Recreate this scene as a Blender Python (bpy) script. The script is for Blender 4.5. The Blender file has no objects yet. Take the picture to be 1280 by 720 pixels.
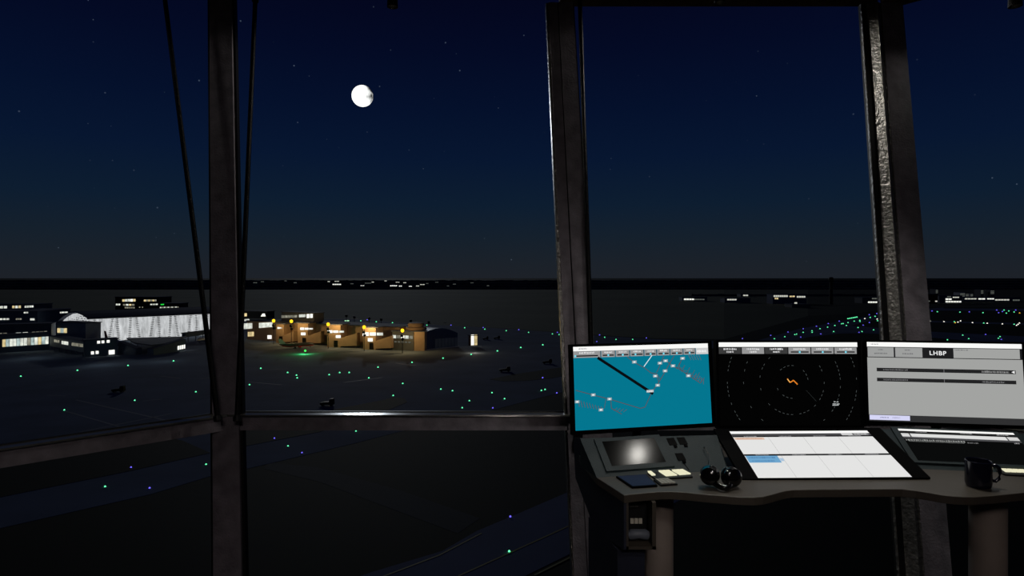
import bpy, math, random
from mathutils import Vector, Matrix
random.seed(7)
sc = bpy.context.scene
COL = sc.collection
V = Vector
EYE = 1.47            # camera height above the cab floor
HGT = 45.0            # camera height above the airfield
GZ = EYE - HGT
FPX, CX, HY = 800.0, 640.0, 346.0

# ------------------------------------------------------------------ measuring helpers
def ray(px, py):
    return V(((px-CX)/FPX, 1.0, (HY-py)/FPX))
def P(px, py, d):
    r = ray(px, py); return V((r.x*d, d, EYE+r.z*d))
def G(px, py, h=0.0):
    d = (HGT-h)*FPX/(py-HY); return V(((px-CX)/FPX*d, d, GZ+h))
def GD(px, d, h=0.0):
    return V(((px-CX)/FPX*d, d, GZ+h))
def hit(px, py, o, n):
    r = ray(px, py); e = V((0, 0, EYE))
    t = (o-e).dot(n)/r.dot(n)
    return e+r*t
def lin(c):
    return tuple((x/255/12.92 if x/255 <= .04045 else ((x/255+.055)/1.055)**2.4) for x in c)

# ------------------------------------------------------------------ materials
MATS = {}
def mat(name, rgb, rough=.6, spec=.4, metal=0, var=.15, scale=8, bump=0, bscale=60, coat=0, stretch=None):
    if name in MATS: return MATS[name]
    m = bpy.data.materials.new(name); m.use_nodes = True
    nt = m.node_tree; b = nt.nodes['Principled BSDF']
    c = lin(rgb)
    tc = nt.nodes.new('ShaderNodeTexCoord')
    src = tc.outputs['Object']
    if stretch:
        mp = nt.nodes.new('ShaderNodeMapping'); mp.inputs['Scale'].default_value = stretch
        nt.links.new(src, mp.inputs['Vector']); src = mp.outputs['Vector']
    nz = nt.nodes.new('ShaderNodeTexNoise'); nz.inputs['Scale'].default_value = scale; nz.inputs['Detail'].default_value = 6
    nt.links.new(src, nz.inputs['Vector'])
    rp = nt.nodes.new('ShaderNodeValToRGB')
    rp.color_ramp.elements[0].position = .3; rp.color_ramp.elements[1].position = .7
    rp.color_ramp.elements[0].color = (*[x*(1-var) for x in c], 1)
    rp.color_ramp.elements[1].color = (*[min(1, x*(1+var)) for x in c], 1)
    nt.links.new(nz.outputs['Fac'], rp.inputs['Fac']); nt.links.new(rp.outputs['Color'], b.inputs['Base Color'])
    b.inputs['Roughness'].default_value = rough; b.inputs['Specular IOR Level'].default_value = spec
    b.inputs['Metallic'].default_value = metal
    if coat: b.inputs['Coat Weight'].default_value = coat
    if bump:
        n2 = nt.nodes.new('ShaderNodeTexNoise'); n2.inputs['Scale'].default_value = bscale; n2.inputs['Detail'].default_value = 5
        nt.links.new(src, n2.inputs['Vector'])
        bp = nt.nodes.new('ShaderNodeBump'); bp.inputs['Strength'].default_value = bump; bp.inputs['Distance'].default_value = .01
        nt.links.new(n2.outputs['Fac'], bp.inputs['Height']); nt.links.new(bp.outputs['Normal'], b.inputs['Normal'])
    MATS[name] = m
    return m
def emi(rgb, strength=1.0, var=0.0, scale=.5, sample=False):
    key = 'glow_%d_%d_%d_%d_%d_%d' % (*rgb, int(strength*100), int(var*100), int(sample))
    if key in MATS: return MATS[key]
    m = bpy.data.materials.new(key); m.use_nodes = True
    nt = m.node_tree; nt.nodes.clear()
    o = nt.nodes.new('ShaderNodeOutputMaterial'); e = nt.nodes.new('ShaderNodeEmission')
    e.inputs['Color'].default_value = (*lin(rgb), 1); e.inputs['Strength'].default_value = strength
    if var:
        tc = nt.nodes.new('ShaderNodeTexCoord'); nz = nt.nodes.new('ShaderNodeTexNoise')
        nz.inputs['Scale'].default_value = scale; nz.inputs['Detail'].default_value = 4
        mr = nt.nodes.new('ShaderNodeMapRange'); mr.inputs['From Min'].default_value = .3; mr.inputs['From Max'].default_value = .7
        mr.inputs['To Min'].default_value = strength*(1-var); mr.inputs['To Max'].default_value = strength*(1+var*.4)
        nt.links.new(tc.outputs['Object'], nz.inputs['Vector']); nt.links.new(nz.outputs['Fac'], mr.inputs['Value'])
        nt.links.new(mr.outputs['Result'], e.inputs['Strength'])
    nt.links.new(e.outputs[0], o.inputs[0])
    if not sample: m.cycles.emission_sampling = 'NONE'
    MATS[key] = m
    return m
def glass_mat():
    m = bpy.data.materials.new('window_glass'); m.use_nodes = True
    nt = m.node_tree; nt.nodes.clear()
    o = nt.nodes.new('ShaderNodeOutputMaterial'); t = nt.nodes.new('ShaderNodeBsdfTransparent'); t.inputs[0].default_value = (.97, .98, .98, 1)
    nt.links.new(t.outputs[0], o.inputs[0])
    return m
GLASS = glass_mat()

# ------------------------------------------------------------------ mesh builder (world coordinates)
class MB:
    def __init__(s): s.v = []; s.f = []; s.mi = []; s.mats = []; s.sm = []
    def _m(s, m):
        if m not in s.mats: s.mats.append(m)
        return s.mats.index(m)
    def add(s, vs, fs, m, smooth=False):
        b = len(s.v); k = s._m(m)
        s.v += [V(x) for x in vs]
        for f in fs: s.f.append([b+i for i in f]); s.mi.append(k); s.sm.append(smooth)
    def quad(s, a, b, c, d, m): s.add([a, b, c, d], [(0, 1, 2, 3)], m)
    def poly(s, pts, m): s.add(pts, [tuple(range(len(pts)))], m)
    def hexa(s, p, m):           # p: 4 bottom + 4 top
        s.add(p, [(3, 2, 1, 0), (4, 5, 6, 7), (0, 1, 5, 4), (1, 2, 6, 5), (2, 3, 7, 6), (3, 0, 4, 7)], m)
    def box(s, lo, hi, m):
        a, b = lo, hi
        s.hexa([(a[0], a[1], a[2]), (b[0], a[1], a[2]), (b[0], b[1], a[2]), (a[0], b[1], a[2]),
                (a[0], a[1], b[2]), (b[0], a[1], b[2]), (b[0], b[1], b[2]), (a[0], b[1], b[2])], m)
    def slab(s, pts, off, m):    # polygon pts extruded by vector off
        n = len(pts); off = V(off)
        vs = [V(p) for p in pts]+[V(p)+off for p in pts]
        fs = [tuple(range(n-1, -1, -1)), tuple(range(n, 2*n))]+[(i, (i+1) % n, n+(i+1) % n, n+i) for i in range(n)]
        s.add(vs, fs, m)
    def tube(s, pts, r, m, n=10, cap=True):
        pts = [V(p) for p in pts]; rs = r if isinstance(r, (list, tuple)) else [r]*len(pts)
        vs = []; fs = []
        up = V((0, 0, 1))
        for i, p in enumerate(pts):
            t = (pts[min(i+1, len(pts)-1)]-pts[max(i-1, 0)]).normalized()
            a = t.cross(up if abs(t.z) < .95 else V((1, 0, 0))).normalized(); b = a.cross(t)
            for k in range(n):
                an = 2*math.pi*k/n
                vs.append(p+(a*math.cos(an)+b*math.sin(an))*rs[i])
        for i in range(len(pts)-1):
            for k in range(n):
                fs.append((i*n+k, i*n+(k+1) % n, (i+1)*n+(k+1) % n, (i+1)*n+k))
        if cap:
            fs.append(tuple(range(n-1, -1, -1))); fs.append(tuple((len(pts)-1)*n+k for k in range(n)))
        s.add(vs, fs, m, True)
    def lathe(s, prof, o, axis, m, n=24, sx=1.0):   # prof: (radius, height) along axis
        o = V(o); ax = V(axis).normalized()
        a = ax.cross(V((0, 0, 1)) if abs(ax.z) < .95 else V((1, 0, 0))).normalized(); b = ax.cross(a)
        vs = []; fs = []
        for r, h in prof:
            for k in range(n):
                an = 2*math.pi*k/n
                vs.append(o+ax*h+(a*math.cos(an)*sx+b*math.sin(an))*r)
        for i in range(len(prof)-1):
            for k in range(n):
                fs.append((i*n+k, i*n+(k+1) % n, (i+1)*n+(k+1) % n, (i+1)*n+k))
        fs.append(tuple(range(n-1, -1, -1))); fs.append(tuple((len(prof)-1)*n+k for k in range(n)))
        s.add(vs, fs, m, True)
    def make(s, name, parent=None, loc=None, bevel=0):
        me = bpy.data.meshes.new(name)
        if parent is not None: base = V(parent['_o'])
        elif loc is not None: base = V(loc)
        else:
            xs = [p.x for p in s.v]; ys = [p.y for p in s.v]; zs = [p.z for p in s.v]
            base = V(((min(xs)+max(xs))/2, (min(ys)+max(ys))/2, min(zs)))
        me.from_pydata([tuple(p-base) for p in s.v], [], s.f)
        for m in s.mats: me.materials.append(m)
        for i, p in enumerate(me.polygons): p.material_index = s.mi[i]; p.use_smooth = s.sm[i]
        me.update()
        o = bpy.data.objects.new(name, me); COL.objects.link(o)
        if parent is not None: o.parent = parent; o['_o'] = list(base)
        else: o.location = base; o['_o'] = list(base)
        if any(s.sm):
            try: me.set_sharp_from_angle(angle=math.radians(38))
            except Exception: pass
        if bevel:
            bv = o.modifiers.new('edge', 'BEVEL'); bv.width = bevel; bv.segments = 2; bv.limit_method = 'ANGLE'
        return o
def tag(o, label=None, cat=None, group=None, kind=None):
    if label: o['label'] = label
    if cat: o['category'] = cat
    if group: o['group'] = group
    if kind: o['kind'] = kind
    return o
def thing(name, label, cat, loc, group=None):
    o = bpy.data.objects.new(name, None); COL.objects.link(o); o.location = V(loc); o['_o'] = list(V(loc))
    o.empty_display_size = .1
    return tag(o, label, cat, group)
def struct(o): o['kind'] = 'structure'; return o
ORD = ['first', 'second', 'third', 'fourth', 'fifth', 'sixth', 'seventh', 'eighth', 'ninth', 'tenth', 'eleventh', 'twelfth', 'thirteenth',
       'fourteenth', 'fifteenth', 'sixteenth', 'seventeenth', 'eighteenth', 'nineteenth', 'twentieth', 'twenty-first', 'twenty-second',
       'twenty-third', 'twenty-fourth', 'twenty-fifth', 'twenty-sixth', 'twenty-seventh', 'twenty-eighth', 'twenty-ninth', 'thirtieth']

# ------------------------------------------------------------------ camera, world, moon
cam = bpy.data.cameras.new('camera'); co = bpy.data.objects.new('camera', cam); COL.objects.link(co)
co.location = (0, 0, EYE); co.rotation_euler = (math.pi/2, 0, 0)
cam.sensor_width = 36; cam.lens = 36*FPX/1280; cam.shift_y = -14/1280; cam.clip_start = .05; cam.clip_end = 60000
sc.camera = co
sc.view_settings.view_transform = 'Standard'; sc.view_settings.look = 'None'; sc.view_settings.gamma = 1; sc.view_settings.exposure = 0
sc.view_settings.use_curve_mapping = False
sc.cycles.use_denoising = True
sc.cycles.max_bounces = 8; sc.cycles.transparent_max_bounces = 16
sc.cycles.sample_clamp_indirect = 2.0

w = bpy.data.worlds.new('night_sky'); sc.world = w; w.use_nodes = True
nt = w.node_tree; nt.nodes.clear()
out = nt.nodes.new('ShaderNodeOutputWorld'); bg = nt.nodes.new('ShaderNodeBackground')
tc = nt.nodes.new('ShaderNodeTexCoord'); sp = nt.nodes.new('ShaderNodeSeparateXYZ')
nt.links.new(tc.outputs['Generated'], sp.inputs[0])
rp = nt.nodes.new('ShaderNodeValToRGB'); cr = rp.color_ramp
stops = [(0.0, (30, 34, 41)), (.02, (28, 34, 42)), (.06, (22, 33, 45)), (.11, (14, 30, 49)), (.18, (8, 23, 49)), (.25, (5, 17, 44)), (.33, (4, 11, 37)), (.42, (4, 6, 28)), (1.0, (4, 5, 22))]
while len(cr.elements) < len(stops): cr.elements.new(.5)
for e, (p, c) in zip(cr.elements, stops): e.position = p; e.color = (*lin(c), 1)
nt.links.new(sp.outputs['Z'], rp.inputs[0])
vo = nt.nodes.new('ShaderNodeTexVoronoi'); vo.inputs['Scale'].default_value = 52
nt.links.new(tc.outputs['Generated'], vo.inputs['Vector'])
lt = nt.nodes.new('ShaderNodeMath'); lt.operation = 'LESS_THAN'; lt.inputs[1].default_value = .055
nt.links.new(vo.outputs['Distance'], lt.inputs[0])
sx = nt.nodes.new('ShaderNodeSeparateColor'); nt.links.new(vo.outputs['Color'], sx.inputs[0])
pw = nt.nodes.new('ShaderNodeMath'); pw.operation = 'POWER'; pw.inputs[1].default_value = 6; nt.links.new(sx.outputs[0], pw.inputs[0])
ml = nt.nodes.new('ShaderNodeMath'); ml.operation = 'MULTIPLY'; nt.links.new(lt.outputs[0], ml.inputs[0]); nt.links.new(pw.outputs[0], ml.inputs[1])
gt = nt.nodes.new('ShaderNodeMath'); gt.operation = 'GREATER_THAN'; gt.inputs[1].default_value = .02; nt.links.new(sp.outputs['Z'], gt.inputs[0])
m2 = nt.nodes.new('ShaderNodeMath'); m2.operation = 'MULTIPLY'; nt.links.new(ml.outputs[0], m2.inputs[0]); nt.links.new(gt.outputs[0], m2.inputs[1])
sc2 = nt.nodes.new('ShaderNodeVectorMath'); sc2.operation = 'SCALE'; sc2.inputs[0].default_value = (.05, .065, .09); nt.links.new(m2.outputs[0], sc2.inputs['Scale'])
ad = nt.nodes.new('ShaderNodeVectorMath'); ad.operation = 'ADD'
nt.links.new(rp.outputs['Color'], ad.inputs[0]); nt.links.new(sc2.outputs[0], ad.inputs[1])
nt.links.new(ad.outputs[0], bg.inputs[0]); nt.links.new(bg.outputs[0], out.inputs[0])

MOON_DIR = ray(453, 120).normalized()
sun = bpy.data.lights.new('moonlight', 'SUN'); so = bpy.data.objects.new('moonlight', sun); COL.objects.link(so)
SUN_DIR = ray(453, 162).normalized()
so.rotation_euler = (-SUN_DIR).to_track_quat('-Z', 'Y').to_euler(); sun.energy = .17; sun.angle = .03; sun.color = (.86, .92, 1)

def moon():
    m = bpy.data.materials.new('moon_face'); m.use_nodes = True
    n = m.node_tree; n.nodes.clear()
    o = n.nodes.new('ShaderNodeOutputMaterial'); e = n.nodes.new('ShaderNodeEmission')
    tc = n.nodes.new('ShaderNodeTexCoord'); nz = n.nodes.new('ShaderNodeTexNoise'); nz.inputs['Scale'].default_value = .011; nz.inputs['Detail'].default_value = 3
    n.links.new(tc.outputs['Object'], nz.inputs['Vector'])
    s = n.nodes.new('ShaderNodeSeparateXYZ'); n.links.new(tc.outputs['Object'], s.inputs[0])
    # the lit part of the globe: terminator far round on its right limb
    a = n.nodes.new('ShaderNodeMath'); a.operation = 'MULTIPLY_ADD'; a.inputs[1].default_value = -1/150; a.inputs[2].default_value = .78
    n.links.new(s.outputs['X'], a.inputs[0])
    b = n.nodes.new('ShaderNodeMath'); b.operation = 'MULTIPLY_ADD'; b.inputs[1].default_value = -.0016; n.links.new(s.outputs['Z'], b.inputs[0]); n.links.new(a.outputs[0], b.inputs[2])
    c = n.nodes.new('ShaderNodeMath'); c.operation = 'MULTIPLY_ADD'; c.inputs[1].default_value = .9; c.inputs[2].default_value = -.2
    n.links.new(nz.outputs['Fac'], c.inputs[0])
    d = n.nodes.new('ShaderNodeMath'); d.operation = 'ADD'; n.links.new(b.outputs[0], d.inputs[0]); n.links.new(c.outputs[0], d.inputs[1])
    mr = n.nodes.new('ShaderNodeMapRange'); mr.inputs['From Min'].default_value = .12; mr.inputs['From Max'].default_value = .55
    mr.inputs['To Min'].default_value = .02; mr.inputs['To Max'].default_value = 1.4
    n.links.new(d.outputs[0], mr.inputs['Value']); n.links.new(mr.outputs[0], e.inputs['Strength'])
    e.inputs['Color'].default_value = (1, 1, .98, 1); n.links.new(e.outputs[0], o.inputs[0])
    m.cycles.emission_sampling = 'NONE'
    D = 9000; b = MB(); c0 = P(453, 120, D); R = 13.2/FPX*D
    prof = [(max(.01, R*math.sin(math.pi*i/24)), -R*math.cos(math.pi*i/24)) for i in range(25)]
    b.lathe(prof, c0, (0, 0, 1), m, 40)
    tag(b.make('moon', loc=c0), 'bright white nearly full moon hanging in the night sky', 'moon')
moon()

# ------------------------------------------------------------------ the cab: posts, rails, glass, ceiling
M_POST = mat('painted_post', (112, 106, 112), .55, .4, 0, .3, 14, .3, 90)
M_EDGE = mat('worn_steel_edge', (112, 110, 106), .3, .6, .6, .4, 60, .9, 45)
M_GASK = mat('black_gasket', (8, 8, 9), .5, .3)
M_SEAM = mat('black_seam', (5, 5, 5), .8, .1)
M_LEDGE = mat('glossy_ledge', (90, 90, 86), .2, .6, .3, .2, 20, .35, 2.4, stretch=(1, 5, 5))
M_CEIL = mat('ceiling_panel', (128, 106, 92), .8, .2)
M_FLOOR = mat('dark_carpet', (30, 30, 33), .95, .1, 0, .3, 200)
M_WALL = mat('dark_wall', (50, 50, 54), .8, .2)

ZR0, ZR1, ZC = .708, .785, 3.105
CEN = V((.277, -.875)); RAD = 4.411
def corner_line(k):      # k: 0 = A (left of centre), 1 = C (right), counting clockwise; returns floor and ceiling points
    a = math.radians(112.5-45*k)
    d = V((math.cos(a), math.sin(a)))
    f = CEN+d*(RAD-.29*.7725); c = CEN+d*(RAD+.29*(ZC-.7725))
    return V((f.x, f.y, 0)), V((c.x, c.y, ZC))
def extend(p0, p1, z0=0, z1=ZC):
    t = (p1-p0)/(p1.z-p0.z)
    return p0+t*(z0-p0.z), p0+t*(z1-p0.z)
A = extend(V((-1.33, 3.01, .063)), V((-1.735, 3.825, ZC)))
B = extend(V((.372, 3.01, .063)), V((.292, 3.825, ZC)))
C = extend(V((1.945, 3.01, .063)), V((2.21, 3.825, ZC)))
L2 = corner_line(-1); R2 = corner_line(2)
def at(line, z): return line[0]+(line[1]-line[0])*(z-line[0].z)/(line[1].z-line[0].z)
def strip(mb, line, tang, norm, u0, u1, d0, d1, m, z0=0, z1=ZC):
    # skewed prism running along a post: u across the face, d towards the room
    p = [at(line, z0), at(line, z1)]; vs = []
    for q in p:
        for u, d in ((u0, d1), (u1, d1), (u1, d0), (u0, d0)):
            vs.append(q+tang*u+norm*d)
    mb.hexa(vs, m)
X = V((1, 0, 0)); NIN = V((0, -1, 0))
def post(name, line, tang, norm, pieces):
    root = thing(name, None, None, at(line, 0)); root['kind'] = 'structure'
    for nm, bits in pieces:
        b = MB()
        for x in bits: strip(b, line, tang, norm, *x)
        o = b.make(nm, root)
    return root
ta = V((.92, .38, 0)).normalized(); na = V((.30, -.95, 0)).normalized()
post('trim_1', A, X, NIN, [('post_body', [(-.066, .066, -.05, .02, M_POST, 0, ZC+.3)]), ('gasket', [(-.082, -.066, -.03, .005, M_GASK, 0, ZC+.3), (.066, .080, -.03, .005, M_GASK, 0, ZC+.3)])])
post('trim_2', B, X, NIN, [('post_body', [(-.075, -.022, -.08, .014, M_POST), (-.016, .07, -.08, .02, M_POST)]),
                           ('lower_cladding', [(-.08, .14, -.08, .016, M_POST, 0, ZR0)]),
                           ('seam', [(-.022, -.016, -.08, .008, M_SEAM), (.07, .078, -.08, .004, M_GASK)]),
                           ('edge_strip', [(-.09, -.075, -.08, .004, M_EDGE)])])
pc = post('trim_3', C, X, NIN, [('post_body', [(-.01, .118, -.09, .012, M_POST)]), ('gasket', [(-.118, -.085, -.045, -.012, M_GASK), (-.036, -.01, -.045, .0, M_GASK)])])
te = V((.62, -.78, 0)).normalized(); ne = V((-.78, -.62, 0)).normalized(); C2 = (C[0]-X*.066, C[1]-X*.066)
b = MB(); strip(b, C2, te, ne, -.03, .036, -.05, .004, M_EDGE); b.make('edge_strip', pc)
b = MB(); strip(b, C, X, NIN, -.122, -.118, -.022, -.006, M_EDGE); strip(b, C, X, NIN, -.015, -.011, -.02, .010, M_EDGE); b.make('edge_bead', pc)
for nm, ln, k in (('trim_4', L2, -1), ('trim_5', R2, 2)):
    a = math.radians(112.5-45*k); n = V((-math.cos(a), -math.sin(a), 0)); t = V((-n.y, n.x, 0))
    post(nm, ln, t, n, [('post_body', [(-.075, .075, -.09, .02, M_POST)])])

def bay(num, l0, l1, ztop, parts=True):
    # one glazed bay between two posts: header, rail, ledge, upper and lower pane
    root = thing('window_%d' % num, None, None, at(l0, ZR0)); root['kind'] = 'structure'
    t = (at(l1, ZR0)-at(l0, ZR0)).normalized(); n = V((t.y, -t.x, 0)).normalized()
    if n.dot(V((CEN.x, CEN.y, 0))-at(l0, ZR0)) < 0: n = -n
    n.z = 0
    b = MB()
    def bar(z0, z1, d0, d1, m):
        vs = []
        for z in (z0, z1):
            a, c = at(l0, z), at(l1, z)
            vs += [a+n*d1, c+n*d1, c+n*d0, a+n*d0]
        b.hexa(vs, m)
    bar(ZR0, ZR1-.008, -.06, .008, M_POST); b.make('rail', root)
    b = MB(); bar(ZR1-.008, ZR1, -.06, .03, M_LEDGE); b.make('ledge', root)
    b = MB(); bar(ZR1, ZR1+.004, -.05, -.036, M_GASK); bar(ZR0-.01, ZR0, -.05, -.036, M_GASK); b.make('gasket', root)
    b = MB(); bar(0, ZR0-.01, -.046, -.038, GLASS); b.make('lower_pane', root)
    b = MB(); bar(ZR1+.004, ztop, -.046, -.038, GLASS); b.make('upper_pane', root)
    b = MB(); bar(ztop, ZC+.3, -.12, .03, M_CEIL); b.make('header_beam', root)
bay(1, L2, A, ZC+.12); bay(2, A, B, ZC+.10); bay(3, B, C, ZC+.035); bay(4, C, R2, ZC+.0)
# rear of the cab: plain walls, floor, ceiling
b = MB(); ring = []
for k in range(8):
    f, c = corner_line(k-1); ring.append((f, c))
for i, nm in ((3, 'wall_right'), (4, 'wall_back_right'), (5, 'wall_back'), (6, 'wall_back_left'), (7, 'wall_left')):
    b = MB(); (f0, c0), (f1, c1) = ring[i], ring[(i+1) % 8]
    if i == 3: f0, c0 = R2[0], R2[1]
    n = (V((CEN.x, CEN.y, 0))-V((f0.x+f1.x, f0.y+f1.y, 0))/2).normalized()*-.1
    b.hexa([f0, f1, f1+n, f0+n, c0, c1, c1+n, c0+n], M_WALL); struct(b.make(nm))
fr = [f for f, c in ring]; crn = [c for f, c in ring]
ctr = V((CEN.x, CEN.y, 0))
b = MB(); b.slab([V((p.x, p.y, -.25))+(p-ctr).normalized()*.02 for p in fr], (0, 0, .25), M_FLOOR); struct(b.make('floor'))
b = MB(); b.slab([V((p.x, p.y, ZC+.3))+(V((p.x, p.y, 0))-ctr).normalized()*.6 for p in crn], (0, 0, .2), M_CEIL); struct(b.make('ceiling'))

# thin black rods beside the posts
def rod(p0, p1, label):
    b = MB(); b.tube([p0, p1], .0125, M_ROD, 10)
    o = thing('bracing_rod', label, 'rod', p0, 'thin black rods along the window posts')
    b.make('rod', o)
    for p in (p0, p1):
        c = MB(); d = (p1-p0).normalized(); c.tube([p-d*.012, p+d*.012], .019, M_GASK, 12); c.make('end_cap', o)
M_ROD = mat('black_steel_rod', (4, 4, 4), .4, .12, 0, .1, 50, .5, 120)
rod(P(272, 523, 3.04), V((-1.96, 3.60, 3.09)), 'thin black rod slanting up left from the foot of the left window post')
rod(P(296.5, 523, 3.07), V((-1.50, 3.74, 3.09)), 'thin black rod rising close right of the left window post')
rod(P(741, 505, 3.12), P(724.6, -4, 3.70), 'thin black rod running up the right side of the middle window post')

# ------------------------------------------------------------------ spotlights on the header
M_CAN = mat('black_lamp_can', (12, 12, 12), .5, .4)
def spotlight(p, aim, energy, label, col=(1, .96, .88), size=160):
    o = thing('spotlight', label, 'lamp', p, 'spotlights above the windows')
    d = V((0, 0, -1)); b = MB()
    b.lathe([(.012, -.05), (.026, -.045), (.03, -.02), (.032, .03), (.029, .03), (.025, -.02)], p, d, M_CAN, 20); b.make('lamp_can', o)
    b = MB(); b.lathe([(.023, -.022), (.020, -.018), (.006, -.016)], p, d, emi((255, 240, 215), 1.0), 16); b.make('bulb', o)
    b = MB(); b.tube([p-d*.04, V((p.x, p.y+.03, ZC+.02))], .008, M_CAN, 8); b.make('bracket', o)
    l = bpy.data.lights.new('spot_beam', 'SPOT'); l.energy = energy; l.color = col; l.spot_size = math.radians(174); l.spot_blend = .25; l.shadow_soft_size = .03
    lo = bpy.data.objects.new('spot_beam', l); COL.objects.link(lo); lo.location = p+d*.05
    lo.rotation_euler = d.to_track_quat('-Z', 'Y').to_euler()
SP1 = P(900, -3, 3.775); SP2 = P(1269, 1, 3.30); SP3 = V((-.70, 3.75, 3.08)); SP4 = V((-2.40, 3.06, 3.08))

# ------------------------------------------------------------------ airfield ground
def ground_mat(name, rgb, var, scale, rough=.75, spec=.5, bump=.3, extra=None):
    m = mat(name, rgb, rough, spec, 0, var, scale, 0)
    return m
M_GRASS = ground_mat('night_grass', (40, 41, 24), .25, .012, .85, .09)
M_FIELD_LIT = ground_mat('field_lit_tone', (138, 138, 104), .12, .006, .9, .05)  # far grass in three tones, moonlit brightness put into the colour
M_FIELD_DIM = ground_mat('field_dim_tone', (84, 86, 68), .12, .006, .9, .05)
M_FIELD_HALF = ground_mat('field_half_lit_tone', (116, 117, 90), .12, .006, .9, .05)
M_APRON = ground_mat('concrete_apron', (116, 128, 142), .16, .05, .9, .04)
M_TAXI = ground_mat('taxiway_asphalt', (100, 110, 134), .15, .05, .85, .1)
M_ROAD = ground_mat('service_road', (54, 57, 58), .15, .05, .85, .1)
M_YEL = mat('yellow_paint', (150, 140, 60), .7, .3)
M_JOINT = mat('concrete_joint', (150, 152, 150), .7, .3)
b = MB(); b.box((-16000, -3000, GZ-3), (16000, 20000, GZ), M_GRASS); struct(b.make('ground'))
def surface(name, pts, m, h, nm_world=False):
    b = MB(); b.slab([(p if isinstance(p, Vector) else G(*p)) - V((0, 0, .5)) for p in pts], (0, 0, .5+h), m)
    return struct(b.make(name))
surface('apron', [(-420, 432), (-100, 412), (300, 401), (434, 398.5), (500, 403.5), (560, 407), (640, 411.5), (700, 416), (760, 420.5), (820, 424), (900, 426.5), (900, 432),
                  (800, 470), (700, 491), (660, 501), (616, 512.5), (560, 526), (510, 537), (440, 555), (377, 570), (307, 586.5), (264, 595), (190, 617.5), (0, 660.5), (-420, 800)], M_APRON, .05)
surface('field', [GD(-900, 2255), GD(905, 2255), G(905, 424), G(820, 423), G(760, 419.5), G(700, 415), G(640, 410.5), G(560, 406), G(500, 402.5), G(434, 397.5), G(300, 400), G(-100, 409), G(-900, 409)], M_FIELD_LIT, .03)  # brightest tone; the next two paint the fall-off to the right
surface('field', [GD(905, 2255), GD(1010, 2255), G(1010, 395), G(905, 424)], M_FIELD_HALF, .03)
surface('field', [GD(1010, 2255), GD(1340, 2255), GD(1340, 960), G(1125, 384.5), G(1060, 393), G(1010, 395)], M_FIELD_DIM, .03)
def grass_island(pts): surface('grass_verge', pts, M_GRASS, .11)
grass_island([(612, 474.5), (640, 468.5), (700, 459.5), (720, 456.5), (900, 436), (900, 446), (720, 467), (690, 473), (660, 476), (630, 477)])
grass_island([(-420, 720), (-420, 600), (0, 558), (100, 548), (200, 545), (228, 551), (263, 566.5), (165, 588.6), (0, 622)])
grass_island([(280, 553), (298, 537), (330, 528.5), (390, 517.5), (480, 500), (491, 497), (505, 498), (509, 503), (490, 511), (430, 532), (398, 540.5), (307, 558)])
surface('road', [(335, 578), (398, 584.5), (500, 613), (600, 648), (572, 667), (400, 602.5), (330, 586)], M_ROAD, .02)
t_up = [(430, 728), (463, 716), (553, 689), (596, 664), (639, 646), (711, 615), (760, 594), (900, 545)]
t_lo = [(900, 600), (760, 671), (718, 690), (661, 718), (600, 750)]
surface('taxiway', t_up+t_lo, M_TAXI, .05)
b = MB()
def stripe(p, q, wd, m=M_YEL):
    a, c = G(*p, .075), G(*q, .075); d = (c-a).normalized(); s = V((-d.y, d.x, 0))*wd/2
    b.slab([a-s, c-s, c+s, a+s], (0, 0, .02), m)
stripe((470, 724), (549, 694), .35); stripe((549, 694), (602, 666.5), .35); stripe((573, 720), (716.6, 655), .35); stripe((716.6, 655), (800, 617), .35); stripe((668, 719), (722, 692), .35)
tag(b.make('yellow_marking'), None, None, None, 'structure')
b = MB()
for p, q in (((80, 513.5), (190, 545)), ((95, 500), (250, 535)), ((100, 540), (215, 517)), ((20, 484), (28, 483.5)), ((53, 470), (70, 467)), ((178, 501.3), (202, 499)), ((310, 477.5), (352, 481)), ((336, 462), (360, 461)),
             ((430, 478), (478, 472)), ((495, 454), (520, 457)), ((60, 494), (82, 495)), ((200, 470), (226, 473)), ((250, 474), (262, 472))):
    a, c = G(*p, .06), G(*q, .06); d = (c-a).normalized(); s = V((-d.y, d.x, 0))*.35
    b.slab([a-s, c-s, c+s, a+s], (0, 0, .02), M_JOINT)
tag(b.make('pavement_marking'), None, None, None, 'structure')
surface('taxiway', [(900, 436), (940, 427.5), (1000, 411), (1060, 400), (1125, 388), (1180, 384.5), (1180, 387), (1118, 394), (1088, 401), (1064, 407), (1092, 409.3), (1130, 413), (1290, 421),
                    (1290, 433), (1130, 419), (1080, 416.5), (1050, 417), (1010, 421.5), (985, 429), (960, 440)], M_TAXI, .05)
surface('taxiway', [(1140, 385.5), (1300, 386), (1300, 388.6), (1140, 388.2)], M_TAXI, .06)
surface('taxiway', [(1140, 400.5), (1300, 404.5), (1300, 406.5), (1140, 402.3)], M_TAXI, .06)

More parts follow.
